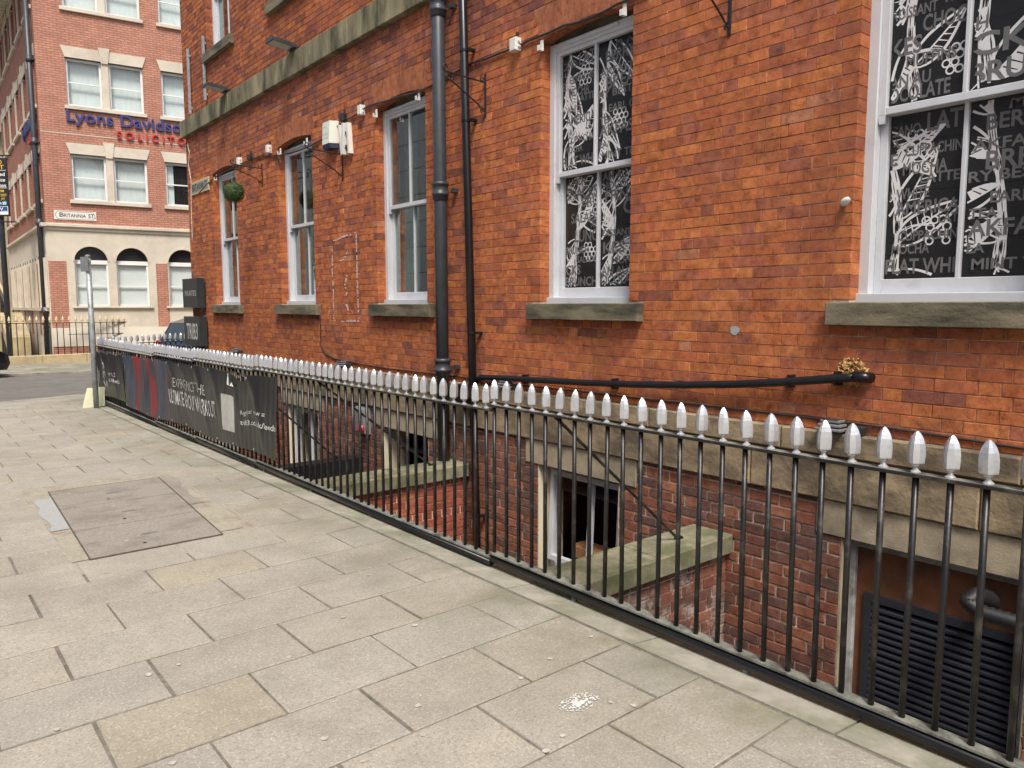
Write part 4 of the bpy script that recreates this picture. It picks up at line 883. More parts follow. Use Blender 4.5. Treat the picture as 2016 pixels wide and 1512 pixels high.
def jbox(label, x, y, w, h, mat, d=.07, name="junction_box"):
    p = wp(x, y); t = thing(name, label, "junction box", FAC.P(p.y, p.z - h / 2, 0), "boxes on the cable above the windows")
    mb = MB(); mb.fbox(FAC, p.y - w / 2, p.y + w / 2, p.z - h / 2, p.z + h / 2, .002, d, ch=.008); mb.build("case", mat, t)
    for k in (-.2, .2): mb = MB(); mb.tube([FAC.P(p.y - w / 2 + .002, p.z + h * k, d * .5), FAC.P(p.y - w / 2 - .018, p.z + h * k, d * .5)], .011, 8); mb.build("gland", mat, t)
    mb = MB(); mb.fbox(FAC, p.y - .012, p.y + .012, p.z + h / 2, p.z + h / 2 + .06, .002, .02); mb.build("fixing", M['darkbox'], t)
jbox("white junction box on the cable at the left of the first printed window", 1020, 90, .095, .115, M['whiteplastic'])
jbox("white junction box on the cable left of the window by the downpipe", 716, 218, .085, .115, M['whiteplastic'])
jbox("white junction box on the cable left of the second window", 533, 294, .08, .115, M['whiteplastic'])
jbox("white junction box on the cable above the topiary ball", 475, 318, .085, .12, M['whiteplastic'])
jbox("dark junction box on the cable above the alarm box", 680, 232, .10, .09, M['darkbox'])
jbox("dark junction box on the cable right of the topiary bracket", 496, 310, .09, .08, M['darkbox'])
for lab, x, y in (("right of the first printed window's arch", 1231, 21), ("left of the first printed window's arch", 1068, 91), ("right of the arch by the thick downpipe", 826, 190), ("left of the arch by the thick downpipe", 742, 224), ("right of the second window's arch", 605, 279), ("left of the second window's arch", 553, 299), ("beside the small street plate", 427, 350)):
    p = wp(x, y); mb = MB(); mb.fbox(FAC, p.y - .018, p.y + .018, p.z - .045, p.z + .05, .001, .012, ch=.002); mb.fbox(FAC, p.y - .016, p.y + .016, p.z - .045, p.z - .03, .0125, .05); mb.fbox(FAC, p.y - .016, p.y + .016, p.z - .029, p.z + .0, .044, .05)
    mb.build("cable_hook", M['whiteplastic'], None, **tagd("small white hook " + lab, "hook", "small white hooks on the window arches"))
# alarm box and sensor
p = wp(657, 268); al = thing("alarm_box", "white alarm box with dark base high on the brick wall", "alarm box", FAC.P(p.y, p.z - .17, 0)); w_, h_ = .30, .33
mb = MB(); mb.prism([(-w_ / 2, 0), (w_ / 2, 0), (w_ / 2 - .05, .115), (-w_ / 2 + .05, .115)], lambda u, n: FAC.P(p.y + u, p.z - h_ / 2 + .05, n + .002), lambda u, n: FAC.P(p.y + u, p.z + h_ / 2, n * .9 + .002)); mb.build("cover", plain('alarm_ivory', (.70, .72, .62), .4, .04, 5, 0), al)
mb = MB(); mb.prism([(-w_ / 2 + .004, 0), (w_ / 2 - .004, 0), (w_ / 2 - .052, .113), (-w_ / 2 + .052, .113)], lambda u, n: FAC.P(p.y + u, p.z - h_ / 2 - .01, n * .9 + .002), lambda u, n: FAC.P(p.y + u, p.z - h_ / 2 + .049, n + .002)); mb.build("base", plain('alarm_navy', (.02, .03, .07), .35, .1, 5, 0), al)
mb = MB(); AP = lambda a, b_, d: FAC.P(p.y + .09 - a, p.z + b_, .1155 - .02 * (b_ + .1))
ribbon(mb, AP, [(.06 + .03 * math.cos(i * .5), .085 + .02 * math.sin(i * .5)) for i in range(7)], .006)
for i, (x_, y_, h__) in enumerate([(.0 + .028 * k, -.01, .042 if k in (0, 3) else .03) for k in range(6)] + [(.0 + .02 * k, -.05, .015) for k in range(8)] + [(.02 + .02 * k, -.08, .013) for k in range(6)]):
    ribbon(mb, AP, [(x_, y_), (x_ + .004, y_ + h__), (x_ + .012, y_ + h__ * .9), (x_ + .014, y_ + .002)], .0035)
mb.build("lettering", plain('alarm_print', (.10, .28, .22), .5, .05, 5, 0), al)
p = wp(686, 275); sn = thing("bracket_strips", "bundle of white plastic strips on the wall beside the alarm box", "fitting", FAC.P(p.y, p.z - .2, 0))
for k, (du, tl, d) in enumerate(((-.09, .02, .06), (.0, -.015, .09), (.085, .035, .075))):
    mb = MB(); mb.hexa([FAC.P(p.y + du + s * .022 + tl * v, p.z + v * .19, d) for s, v in ((-1, -1), (1, -1), (1, 1), (-1, 1))] + [FAC.P(p.y + du + s * .022 + tl * v, p.z + v * .19, .003) for s, v in ((-1, -1), (1, -1), (1, 1), (-1, 1))]); mb.build("strip", M['whiteplastic'], sn)
mb = MB(); mb.fbox(FAC, p.y - .07, p.y + .07, p.z - .12, p.z - .08, .001, .06); mb.fbox(FAC, p.y - .05, p.y + .05, p.z + .05, p.z + .09, .001, .06); mb.build("backplate", M['darkbox'], sn)
# floodlights on the string course
for lab, x, y in (("left floodlight standing on the stone string course near the corner", 428, 202), ("right floodlight standing on the stone string course", 560, 113)):
    p = wp(x, y + 3, .30); q = wp(x + 22, y + 6, .02); t = thing("floodlight", lab, "floodlight", (W - .04, q.y, SCT), "floodlights on the string course"); mb = MB()
    ax = Vector((-.97, 0, .10)).normalized(); up_ = Vector((.10, 0, .97)).normalized(); sy = Vector((0, 1, 0)); c = Vector((W - .23, q.y, SCT + .075))
    def ob(m, c, hx, hy, hz): m.hexa([c + ax * a * hx + sy * b * hy + up_ * hz for a, b in ((-1, -1), (1, -1), (1, 1), (-1, 1))] + [c + ax * a * hx + sy * b * hy - up_ * hz for a, b in ((-1, -1), (1, -1), (1, 1), (-1, 1))])
    ob(mb, c, .17, .12, .022)
    for k in range(5): ob(mb, c + ax * (-.13 + .05 * k) + up_ * .03, .008, .10, .012)
    mb.build("lamp_body", M['pipe_g'], t); mb = MB(); ob(mb, c - up_ * .0235 + ax * .01, .14, .10, .001); mb.build("lens", plain('lamp_glass', (.5, .5, .47), .2, .1, 5, 0), t)
    mb = MB(); mb.tube([(W - .02, q.y - .06, SCT + .03), c - ax * .17 + sy * -.06], .012, 8); mb.tube([(W - .02, q.y + .06, SCT + .03), c - ax * .17 + sy * .06], .012, 8); mb.fbox(FAC, q.y - .1, q.y + .1, SCT + .002, SCT + .06, .001, .06); mb.build("yoke", M['darkbox'], t)
# small stacked wall lights on the plinth
for lab, x, y in (("grey plinth light below the first window by the sign boxes", 466, 690), ("grey plinth light below the chalk outline", 674, 713), ("grey plinth light behind the railing right of the black downpipe", 999, 751), ("nearest grey plinth light below the large printed window", 1641, 830)):
    p = wp(x, y, .04); t = thing("plinth_light", lab, "wall light", (W - .04, p.y, PLT), "small lights on the plinth ledge"); z = PLT + .001
    for k in range(3):
        mb = MB(); mb.box((W - .115 + .012 * k, p.y - .085 + .012 * k, z + .012 + .026 * k), (W - .008, p.y + .085 - .012 * k, z + .030 + .026 * k), ch=.004); mb.build("cooling_fin", M['lightgrey'], t)
    mb = MB(); mb.box((W - .09, p.y - .05, z), (W - .012, p.y + .05, z + .085)); mb.build("housing", M['darkbox'], t); mb = MB(); mb.box((W - .06, p.y - .20, z), (W - .008, p.y - .10, z + .055), ch=.006); mb.build("driver_box", M['darkbox'], t)
p = wp(1660, 400, .03); mb = MB(); mb.lathe(p + Vector((.028, 0, .01)), [(.018, 0), (.02, .01), (.012, .02), (.012, .03)], 10, axis=(-1, 0, 0)); mb.lathe(p, [(0, -.012), (.022, 0), (.024, .02), (.018, .055), (0, .075)], 10, axis=(-.5, -.75, .28)); mb.build("wall_sensor", M['whiteplastic'], None, True, **tagd("small white sensor on the brickwork left of the largest window", "sensor"))
p = wp(1447, 650, .0); mb = MB(); mb.add([FAC.P(p.y + .04 * math.cos(i * .57) * ru(.8, 1.15), p.z + .034 * math.sin(i * .57) * ru(.8, 1.15), .004) for i in range(11)], [tuple(range(11))]); mb.build("mortar_patch", M['patch'], bld)
# metal strips by the corner, street plate
for lab, x0, y0, x1, y1 in (("left of the two upright silver strips near the far corner", 375, 97, 379.5, 226), ("right of the two upright silver strips near the far corner", 404, 73, 410.5, 198)):
    a, b = wp(x0, y0), wp(x1, y1); yy = (a.y + b.y) / 2; mb = MB(); mb.fbox(FAC, yy - .02, yy + .02, b.z, a.z, .03, .07, ch=.004)
    for k in (.1, .9): zz = b.z + (a.z - b.z) * k; mb.fbox(FAC, yy - .012, yy + .012, zz - .02, zz + .02, .001, .03)
    mb.build("metal_strip", M['steelgrey'], None, **tagd(lab, "metal strip", "silver strips on the brick wall"))
ctr = wp(395, 367); pl = thing("street_plate", "small cream street name plate near the corner of the brick building", "street sign", FAC.P(ctr.y, ctr.z, 0)); w_, h_ = 1.02, .24
mb = MB(); mb.fbox(FAC, ctr.y - w_ / 2, ctr.y + w_ / 2, ctr.z - h_ / 2, ctr.z + h_ / 2, .001, .02, ch=.004); mb.build("plate", plain('cream_enamel', (.50, .43, .27), .5, .15, 6, 0), pl)
mb = MB(); mb.fbox(FAC, ctr.y - w_ / 2 + .04, ctr.y + w_ / 2 - .04, ctr.z - h_ / 2 + .04, ctr.z + h_ / 2 - .04, .0201, .022); mb.build("name_panel", plain('grey_enamel', (.30, .29, .25), .5, .15, 6, 0), pl)
mb = MB(); put_text(mb, lambda a, b_, d: FAC.P(ctr.y + .42 - a, ctr.z - .055 + b_, .0235), "BRITANNIA ST", 0, 0, .12, .84, bold=.01); mb.build("lettering", M['black'], pl)
# chalk outline on the bricks
mb = MB(); CH = lambda x, y, d: wp(x, y, .0042)
st = random.getstate(); random.seed(12)
def chalk(pts, w):
    for i in range(len(pts) - 1):
        (x0, y0), (x1, y1) = pts[i], pts[i + 1]; L = math.hypot(x1 - x0, y1 - y0); k = max(2, int(L / 3))
        for j in range(k):
            if rnd() < .3: continue
            t0, t1 = j / k, (j + 1) / k; a = (x0 + (x1 - x0) * t0 + ru(-.7, .7), y0 + (y1 - y0) * t0 + ru(-.5, .5)); b = (x0 + (x1 - x0) * t1 + ru(-.7, .7), y0 + (y1 - y0) * t1 + ru(-.5, .5)); ribbon(mb, CH, [a, b], [ru(.7, 2.1) * w, ru(.6, 1.8) * w])
chalk([(656, 474), (668, 470), (680, 464), (692, 462), (701, 458)], 2.2); chalk([(654, 490), (654, 530), (656, 570), (657, 634)], 1.5); chalk([(701, 460), (702, 490), (703, 540), (705, 600), (707, 632)], 1.6); chalk([(657, 630), (668, 634), (685, 632), (707, 632)], 2.4); chalk([(678, 530), (683, 545), (679, 562), (684, 576), (679, 585)], 1.8); chalk([(682, 598), (686, 612)], 2.5); chalk([(684, 494), (678, 510), (668, 514)], 1.8)
random.setstate(st); mb.build("chalk_outline", plain('pink_chalk', (.66, .50, .46), .95, .15, 20, 0), None, **tagd("worn white chalk outline drawn on the brick wall between two windows", "graffiti"))
# sign boxes at the corner
def signbox(label, txt, xa, xb, yt, yb_, cap, wid, bold):
    A = onx(xb, 640, W); y0 = A.y; y1 = YC + .03; zt, zb = wz((W - .13, (y0 + y1) / 2), yt), wz((W - .13, (y0 + y1) / 2), yb_); t = thing("sign_box", label, "sign", (W - .1, y0, zb), "dark sign boxes at the corner"); mb = MB(); mb.fbox(FAC, y0, y1, zb, zt, .03, .17, ch=.006); mb.build("case", M['greybox'], t)
    mb = MB(); put_text(mb, lambda a, b_, d: FAC.P(y1 - .16 - a, (zt + zb) / 2 - cap / 2 + b_, .1712), txt, 0, 0, cap, wid, bold=bold); mb.build("lettering", plain('sign_letter_white', (.60, .60, .58), .4, .05, 5, 0), t); mb = MB(); mb.fbox(FAC, y0 + .15, y0 + .2, zb - .05, zt + .02, .001, .029); mb.fbox(FAC, y1 - .25, y1 - .2, zb - .05, zt + .02, .001, .029); mb.build("bracket", M['lightgrey'], t)
signbox("upper dark grey sign box at the building corner with thin letters", "PILATES", 364, 409, 549, 606, .10, .66, -.006)
signbox("lower dark sign box at the building corner with bold white letters", "TRIB3", 367, 411, 623, 680, .30, .66, .012)

# ------------------------------------------------------------------ signpost at the kerb
P = ong(190, 803); z1 = wz(P, 505); sp = thing("signpost", "leaning galvanised steel post with a small parking plate at the top", "post", (P.x, P.y, gz(P.y)))
mb = MB(); mb.tube([(P.x, P.y, gz(P.y) - .2), (P.x, P.y, z1)], .045, 16); mb.build("pole", M['steelgrey'], sp, True)
mb = MB(); mb.lathe((P.x, P.y, z1), [(.047, -.03), (.047, .01), (.03, .02), (0, .022)], 16); mb.build("cap", M['lightgrey'], sp, True)
mb = MB(); G = Frame((P.x, P.y, 0), (.55, -.83, 0), (-.83, -.55, 0)); mb.fbox(G, -.11, .06, z1 - .27, z1 - .02, .05, .062, ch=.002); mb.fbox(G, -.03, .03, z1 - .22, z1 - .18, .0, .05); mb.fbox(G, -.03, .03, z1 - .10, z1 - .06, .0, .05); mb.build("plate", M['lightgrey'], sp)
cb = thing("folded_board", "pale yellow folded board standing against the foot of the signpost", "board", (P.x, P.y + .2, gz(P.y)))
ym = plain('pale_yellow_board', (.58, .58, .40), .7, .06, 4, 0); g0 = gz(P.y + .15)
for k, (xa, xb, lean) in enumerate(((-.19, .03, .0), (.02, .17, .07))):
    mb = MB(); q = [(P.x + xa, P.y + .16 + lean, g0), (P.x + xb, P.y + .12 + lean, g0), (P.x + xb + (.03 if k else -.01), P.y + .2 + lean, g0 + .34), (P.x + xa + (.0 if k else .10), P.y + .24 + lean, g0 + .34)]
    mb.hexa([Vector(v) for v in q] + [Vector(v) + Vector((.004, .012, 0)) for v in q]); mb.build("flap", ym, cb)

# ================================================================== OFFICE BUILDING ACROSS THE STREET
az = math.radians(98.6); az2 = math.radians(1.5)
d_ = ray(100, HOR); hd = Vector((d_.x, d_.y, 0)).normalized(); fw_h = Vector((math.sin(YAW), math.cos(YAW), 0)); OC = hd * (26.0 / hd.dot(fw_h))
OF = Frame((OC.x, OC.y, 0), (math.sin(az), math.cos(az), 0), (math.cos(az), -math.sin(az), 0))
OL = Frame((OC.x, OC.y, 0), (math.sin(az2), math.cos(az2), 0), (-math.cos(az2), math.sin(az2), 0))
off = thing("office_building", "pale red brick office building with stone arched ground floor windows across the street", "building", (OC.x + 3, OC.y + 3, gz(OC.y)))
O_BR = bricktex('office_brick', (.56, .26, .178), (.48, .21, .145), (.25, .16, .125), .225, .077, .012, rough=.85)
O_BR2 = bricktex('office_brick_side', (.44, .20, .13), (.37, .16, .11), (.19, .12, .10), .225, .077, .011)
O_ST = plain('office_cast_stone', (.62, .56, .455), .9, .08, 2, .25, 60, dirt=(.50, .445, .36), dirtscale=.9)
O_WP = plain('office_white_plinth', (.72, .67, .57), .9, .06, 2, .1, 60, dirt=(.6, .54, .45), dirtscale=1)
O_FR = plain('office_white_frame', (.80, .80, .78), .45, .03, 3, 0)
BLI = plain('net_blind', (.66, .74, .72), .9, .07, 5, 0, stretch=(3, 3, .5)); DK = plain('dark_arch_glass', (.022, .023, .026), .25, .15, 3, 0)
O_GL = glassmat('office_glass', (.97, .98, .98), .03, .0, .5)
top_o = 15.2; LEN = 13.5; LLEN = 13.2
def fpx(x, y): return OF.px(x, y)
def rectpx(x0, x1, yt, yb_, n=0):        # from picture: left edge top and bottom rows at x0
    u0, v1 = OF.px(x0, yt, n); _, v0 = OF.px(x0, yb_, n); u1, _ = OF.px(x1, yt, n); return u0, u1, v0, v1
rows = [rectpx(138, 208, 302, 393), rectpx(130, 199, 112, 207)]
H1, H2 = rows[0][2:], rows[1][2:]; st_h = H2[0] - H1[0]; H3 = (H2[0] + st_h * 1.02, H2[1] + st_h * 1.02)
u_a = rows[0][0]; ww = rows[0][1] - rows[0][0]; u_b = OF.px(222, 310)[0]; pitch = u_b - u_a; u_c = OF.px(324, 319)[0]; grp = u_c - u_a
wins = []
for k in range(3):
    for du in (0, pitch):
        for hh in (H1, H2, H3): wins.append((u_a + k * grp + du, u_a + k * grp + du + ww, hh[0], hh[1], k, du > 0))
ar = []
a1, a2, a3 = OF.px(149, 560)[0], OF.px(231, 560)[0], OF.px(333, 560)[0]; aw = OF.px(215, 560)[0] - a1; zs0 = OF.px(150, 603)[1]; zsp = OF.px(150, 514)[1]; asp = a2 - a1; agr = a3 - a1
for k in range(3):
    for du in (0, asp): ar.append((a1 + k * agr + du, a1 + k * agr + du + aw))
r_ = aw / 2; zat = zsp + r_; zc = OF.px(100, 445)[1]              # cornice underside
core(OF, 0, LEN, zc + .05, top_o, [w[:4] for w in wins], -.35, 0, "upper_wall", O_BR, off)
zst = OF.px(140, 645)[1]; zpl = OF.px(140, 682)[1]
core(OF, 0.003, LEN, zst, zc + .05, [(a, b, zs0, zat + .01) for a, b in ar], -.35, .03, "arcade_wall", O_ST, off)
for a, b in ar:                                                     # arch spandrels
    mb = MB(); n = 16; c = (a + b) / 2; pts = [(c + r_ * math.cos(math.pi - math.pi * i / n), zsp + r_ * math.sin(math.pi * i / n)) for i in range(n + 1)]
    for i in range(n):
        p, q = pts[i], pts[i + 1]; mb.add([OF.P(*p, .0295), OF.P(*q, .0295), OF.P(q[0], zat + .01, .0295), OF.P(p[0], zat + .01, .0295)], [(0, 1, 2, 3)]); mb.add([OF.P(*p, .0295), OF.P(*q, .0295), OF.P(*q, -.34), OF.P(*p, -.34)], [(0, 1, 2, 3)])
    mb.build("arch_spandrel", O_ST, off)
    mb = MB()                                                       # moulded arch ring
    for i in range(n):
        def rr(k, f): return (c + (pts[k][0] - c) * f, zsp + (pts[k][1] - zsp) * f)
        p0, p1, p2, p3 = rr(i, 1.0), rr(i + 1, 1.0), rr(i + 1, 1.10), rr(i, 1.10); mb.hexa([OF.P(*k, .05) for k in (p0, p1, p2, p3)] + [OF.P(*k, .02) for k in (p0, p1, p2, p3)])
    mb.build("arch_moulding", O_ST, off)
    mb = MB(); n_ = -.12; mb.fbox(OF, a, a + .06, zs0, zsp, n_ - .06, n_); mb.fbox(OF, b - .06, b, zs0, zsp, n_ - .06, n_); mb.fbox(OF, a + .06, b - .06, zs0, zs0 + .08, n_ - .06, n_); mb.fbox(OF, a, b, zsp - .09, zsp + .05, n_ - .06, n_ + .02); mb.fbox(OF, a + .06, b - .06, zs0 + (zsp - zs0) * .45, zs0 + (zsp - zs0) * .45 + .035, n_ - .05, n_ - .005)
    wn = mb.build("arched_window", O_FR, off)
    mb = MB(); mb.fbox(OF, a + .05, b - .05, zs0 + .06, zsp - .06, n_ - .04, n_ - .035); mb.build("pane", O_GL, wn)
    mb = MB(); mb.fbox(OF, a + .02, b - .02, zs0 + .02, zsp - .02, n_ - .12, n_ - .11); mb.build("blind", plain('bright_blind', (.74, .79, .77), .9, .03, 3, 0), wn)
    mb = MB(); mb.add([OF.P(c + (p[0] - c) * .98, p[1], n_ - .03) for p in pts], [tuple(range(n + 1))]); mb.build("arch_pane", DK, wn)
for k in range(3):
    a, b = ar[2 * k][0], ar[2 * k + 1][1]; mb = MB(); mb.fbox(OF, a - .12, b + .1, zs0 - .07, zs0, -.1, .12, ch=.01); mb.build("window_sill", O_ST, off)
for x0, x1 in ((0, OF.px(133, 560)[0]), (OF.px(308, 560)[0], OF.px(331, 560)[0]), (OF.px(308, 560)[0] + agr, OF.px(331, 560)[0] + agr)):
    mb = MB(); mb.fbox(OF, x0 + .005, x1, zpl + .55, OF.px(120, 514)[1], .0, .045); mb.build("brick_pilaster", O_BR, off)
mb = MB(); mb.fbox(OF, -.10, LEN, zc - .02, zc + .1, .0, .16, ch=.02); mb.fbox(OF, -.06, LEN, zc - .12, zc - .021, .0, .08); mb.build("cornice", O_ST, off)
mb = MB(); mb.fbox(OF, .0, LEN, zpl, zst - .003, -.3, .06); mb.build("white_plinth", O_WP, off)
mb = MB(); mb.fbox(OF, .0, LEN, gz(30) - 1, zpl - .003, -.3, .035); mb.build("brick_base", O_BR, off)
mb = MB(); vj = OF.px(150, 265)[1]; mb.fbox(OF, .02, LEN, vj, vj + .022, .0, .004); mb.build("pale_joint", O_WP, off)
for (a, b, z0, z1, k, sec) in wins:                                 # flat-headed sash windows
    n_ = -.10; mb = MB()
    for q in ((a, a + .07, z0, z1), (b - .07, b, z0, z1), (a + .07, b - .07, z1 - .08, z1), (a + .07, b - .07, z0, z0 + .08)): mb.fbox(OF, *q, n_ - .07, n_)
    zm = (z0 + z1) / 2; mb.fbox(OF, a + .07, b - .07, zm - .02, zm + .02, n_ - .06, n_ - .01); wn = mb.build("window", O_FR, off)
    mb = MB(); mb.fbox(OF, a + .06, b - .06, z0 + .06, z1 - .06, n_ - .045, n_ - .04); mb.build("pane", O_GL, wn)
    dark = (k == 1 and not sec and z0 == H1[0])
    mb = MB(); mb.fbox(OF, a + (.22 if dark else .02), b - .02, z0 + .02, z1 - .02, n_ - .20, n_ - .19); mb.build("blind", DK if dark else BLI, wn)  # open window: dark sheet instead of a blind, painted as the unlit room
    if dark: mb = MB(); mb.fbox(OF, a + .02, a + .3, z0 + .02, z1 - .02, n_ - .12, n_ - .11); mb.build("curtain", BLI, wn)
for k in range(3):
    for hh in (H1, H2, H3):
        a, b = u_a + k * grp, u_a + k * grp + pitch + ww; c = (a + b) / 2; lh = .36
        for sgn in (0, 1):
            P2 = [(a, hh[1]), (c - .11, hh[1]), (c - .17, hh[1] + lh), (a - .12, hh[1] + lh)] if not sgn else [(c + .11, hh[1]), (b, hh[1]), (b + .12, hh[1] + lh), (c + .17, hh[1] + lh)]
            mb = MB(); mb.prism(P2, lambda u, v: OF.P(u, v, -.1), lambda u, v: OF.P(u, v, .03)); mb.build("lintel", O_ST, off)
        mb = MB(); mb.prism([(c - .105, hh[1] - .06), (c + .105, hh[1] - .06), (c + .175, hh[1] + lh + .10), (c - .175, hh[1] + lh + .10)], lambda u, v: OF.P(u, v, -.1), lambda u, v: OF.P(u, v, .06)); mb.build("keystone", O_ST, off)
        mb = MB(); mb.fbox(OF, a + ww + .0, a + pitch, hh[0] + .0, hh[1] - .062, -.15, .012); mb.build("stone_mullion", O_ST, off)
        mb = MB(); mb.fbox(OF, a - .08, b + .08, hh[0] - .12, hh[0], -.1, .09, ch=.008); mb.build("window_sill", O_ST, off)
# side face towards the lane
sw = []
for k in range(5):
    uc = 1.35 + k * 2.55
    for hh in (H1, H2, H3):
        for s in (-1, 1): sw.append((uc + (.09 if s > 0 else -.95), uc + (.95 if s > 0 else -.09), hh[0], hh[1], uc))
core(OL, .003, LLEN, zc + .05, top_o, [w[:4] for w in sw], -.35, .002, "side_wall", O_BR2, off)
core(OL, .003, LLEN, gz(32) - 1.0, zc + .05, [], -.35, .03, "side_arcade_wall", O_ST, off)
for k, (a, b, z0, z1, uc) in enumerate(sw):
    mb = MB(); n_ = -.1
    for q in ((a, a + .06, z0, z1), (b - .06, b, z0, z1), (a + .06, b - .06, z1 - .07, z1), (a + .06, b - .06, z0, z0 + .07)): mb.fbox(OL, *q, n_ - .07, n_)
    wn = mb.build("window", O_FR, off); mb = MB(); mb.fbox(OL, a + .05, b - .05, z0 + .05, z1 - .05, n_ - .05, n_ - .04); mb.build("pane", DK, wn)
    if k % 2 == 0:
        c = uc; lh = .36; mb = MB(); mb.prism([(c - 1.0, z1), (c + 1.0, z1), (c + 1.1, z1 + lh), (c - 1.1, z1 + lh)], lambda u, v: OL.P(u, v, -.1), lambda u, v: OL.P(u, v, .03)); mb.build("lintel", O_ST, off)
        mb = MB(); mb.prism([(c - .105, z1 - .06), (c + .105, z1 - .06), (c + .175, z1 + lh + .1), (c - .175, z1 + lh + .1)], lambda u, v: OL.P(u, v, -.1), lambda u, v: OL.P(u, v, .06)); mb.build("keystone", O_ST, off)
        mb = MB(); mb.fbox(OL, c - .085, c + .085, z0, z1 - .062, -.15, .05); mb.build("stone_mullion", O_ST, off); mb = MB(); mb.fbox(OL, c - 1.02, c + 1.02, z0 - .12, z0, -.1, .09); mb.build("window_sill", O_ST, off)
for k in range(5):
    uc = 1.35 + k * 2.55; mb = MB(); mb.fbox(OL, uc + 1.05, uc + 1.5, .6, zsp, .0, .05); mb.build("brick_pilaster", O_BR2, off)
    for q in (-.78, -.0, .78):
        mb = MB(); P2 = [(uc + q - .3, zs0), (uc + q + .3, zs0)] + [(uc + q + .3 * math.cos(math.pi * i / 10), zsp + .3 * math.sin(math.pi * i / 10)) for i in range(11)]; mb.prism(P2, lambda u, v: OL.P(u, v, -.05), lambda u, v: OL.P(u, v, .034)); wn = mb.build("arched_window", O_FR, off)
        mb = MB(); mb.prism([(uc + q + (u_ - uc - q) * .82, zs0 + .1 + (v_ - zs0) * .93) for u_, v_ in P2], lambda u, v: OL.P(u, v, .0), lambda u, v: OL.P(u, v, .037)); mb.build("pane", DK, wn)
        mb = MB(); mb.fbox(OL, uc + q - .42, uc + q - .34, zs0 - .05, zsp + .1, .0, .12); mb.build("stone_pier", O_ST, off)
    mb = MB(); mb.fbox(OL, uc - 1.15, uc + 1.2, zs0 - .16, zs0 - .05, .0, .14); mb.build("window_sill", O_ST, off)
mb = MB(); mb.fbox(OL, -.16, LLEN, zc - .02, zc + .1, .0, .16, ch=.02); mb.build("side_cornice", O_ST, off)
EV = plain('cream_soffit', (.62, .58, .47), .7, .06, 3, 0); ze = H3[1] + .42                 # deep ribbed eaves over the lane
mb = MB(); mb.fbox(OL, -.3, LLEN + 1, ze + .1, ze + .5, -.3, 1.25); mb.fbox(OL, -.3, LLEN + 1, ze - .06, ze + .12, 1.251, 1.4); mb.build("eaves", EV, off)
for i in range(40): mb = MB(); mb.fbox(OL, -.2 + i * .36, -.2 + i * .36 + .24, ze + .03, ze + .099, .02, 1.24); mb.build("soffit_batten", EV, off)
mb = MB(); mb.fbox(OF, -.1, LEN, top_o + .002, top_o + .3, -8, .2); mb.build("roof_slab", O_ST, off)
# lettering on the two faces
BL = plain('blue_letter', (.035, .045, .19), .4, .1, 5, 0); RD = plain('red_letter', (.52, .035, .035), .4, .1, 5, 0)
def letters(s, fn, cap, wid, mt, lab):
    t = thing("fascia_lettering", lab, "sign lettering", tuple(fn(0, 0, 0))); wd = lambda q: max(a for a, b in text2d(q, cap / .7, .014)[0]); k = wid / wd(s)
    for i, ch in enumerate(s):
        if ch == ' ': continue
        x = (wd(s[:i + 1]) - wd(ch)) * k; mb = MB(); put_text(mb, lambda a, b, d: fn(a, b, d), ch, x, 0, cap, wd(ch) * k, bold=.014, thick=.06); mb.build("letter", mt, t)
u0, v0 = OF.px(131, 238); u1, v1 = OF.px(230, 271)
for nm, s, u, v, cap, wid, mt, lab in (("fascia_lettering", "Lyons Davidson", u0, v0, .40, 3.92, BL, "large blue raised letters on the office building front"), ("fascia_lettering", "S O L I C I T O R S", u1, v1 - .03, .25, 2.80, RD, "smaller red raised letters under the blue ones on the office front")):
    letters(s, lambda a, b, d: OF.P(u + a, v + b, .02 + d), cap, wid, mt, lab)
us = 4.2
for s, v, cap, wid, mt, lab, st_ in (("Lyons Davidson", v0 + .0, .40, 3.7, BL, "blue raised letters on the lane side of the office building", us), ("SOLICITORS", v1 - .1, .25, 2.1, RD, "red raised letters on the lane side of the office building", us - 1.6)):
    letters(s, lambda a, b, d: OL.P(st_ - a, v + b, .03 + d), cap, wid, mt, lab)
# street plate BRITANNIA ST.
ua, va = OF.px(107, 433, .03); ub, vb = OF.px(190, 433, .03); va = OF.px(148, 433.5, .03)[1]; vt = OF.px(148, 415.5, .03)[1]
sg = thing("street_sign", "white street name plate on the corner of the office building", "street sign", OF.P(ua, va, 0)); mb = MB(); mb.fbox(OF, ua, ub, va, vt, .002, .03, ch=.004); mb.build("plate", plain('white_enamel', (.74, .72, .66), .4, .04, 4, 0), sg)
mb = MB(); w_, h_ = ub - ua, vt - va; put_text(mb, lambda a, b, d: OF.P(a, b, .032), "B", ua + .16, va + h_ * .30, h_ * .47, .12, bold=.012); put_text(mb, lambda a, b, d: OF.P(a, b, .032), "RITANNIA", ua + .29, va + h_ * .30, h_ * .38, .66, bold=.012); put_text(mb, lambda a, b, d: OF.P(a, b, .032), "ST.", ua + 1.02, va + h_ * .30, h_ * .44, .22, bold=.012)
e = .05; ribbon(mb, lambda a, b, d: OF.P(a, b, .0315), [(ua + e * 2, va + e * .6), (ub - e * 2, va + e * .6), (ub - e * 1.2, va + h_ * .3), (ub - e * .7, va + h_ * .5), (ub - e * 1.2, va + h_ * .7), (ub - e * 2, vt - e * .6), (ua + e * 2, vt - e * .6), (ua + e * 1.2, va + h_ * .7), (ua + e * .7, va + h_ * .5), (ua + e * 1.2, va + h_ * .3), (ua + e * 2, va + e * .6)], .012)
mb.build("lettering", M['black'], sg)
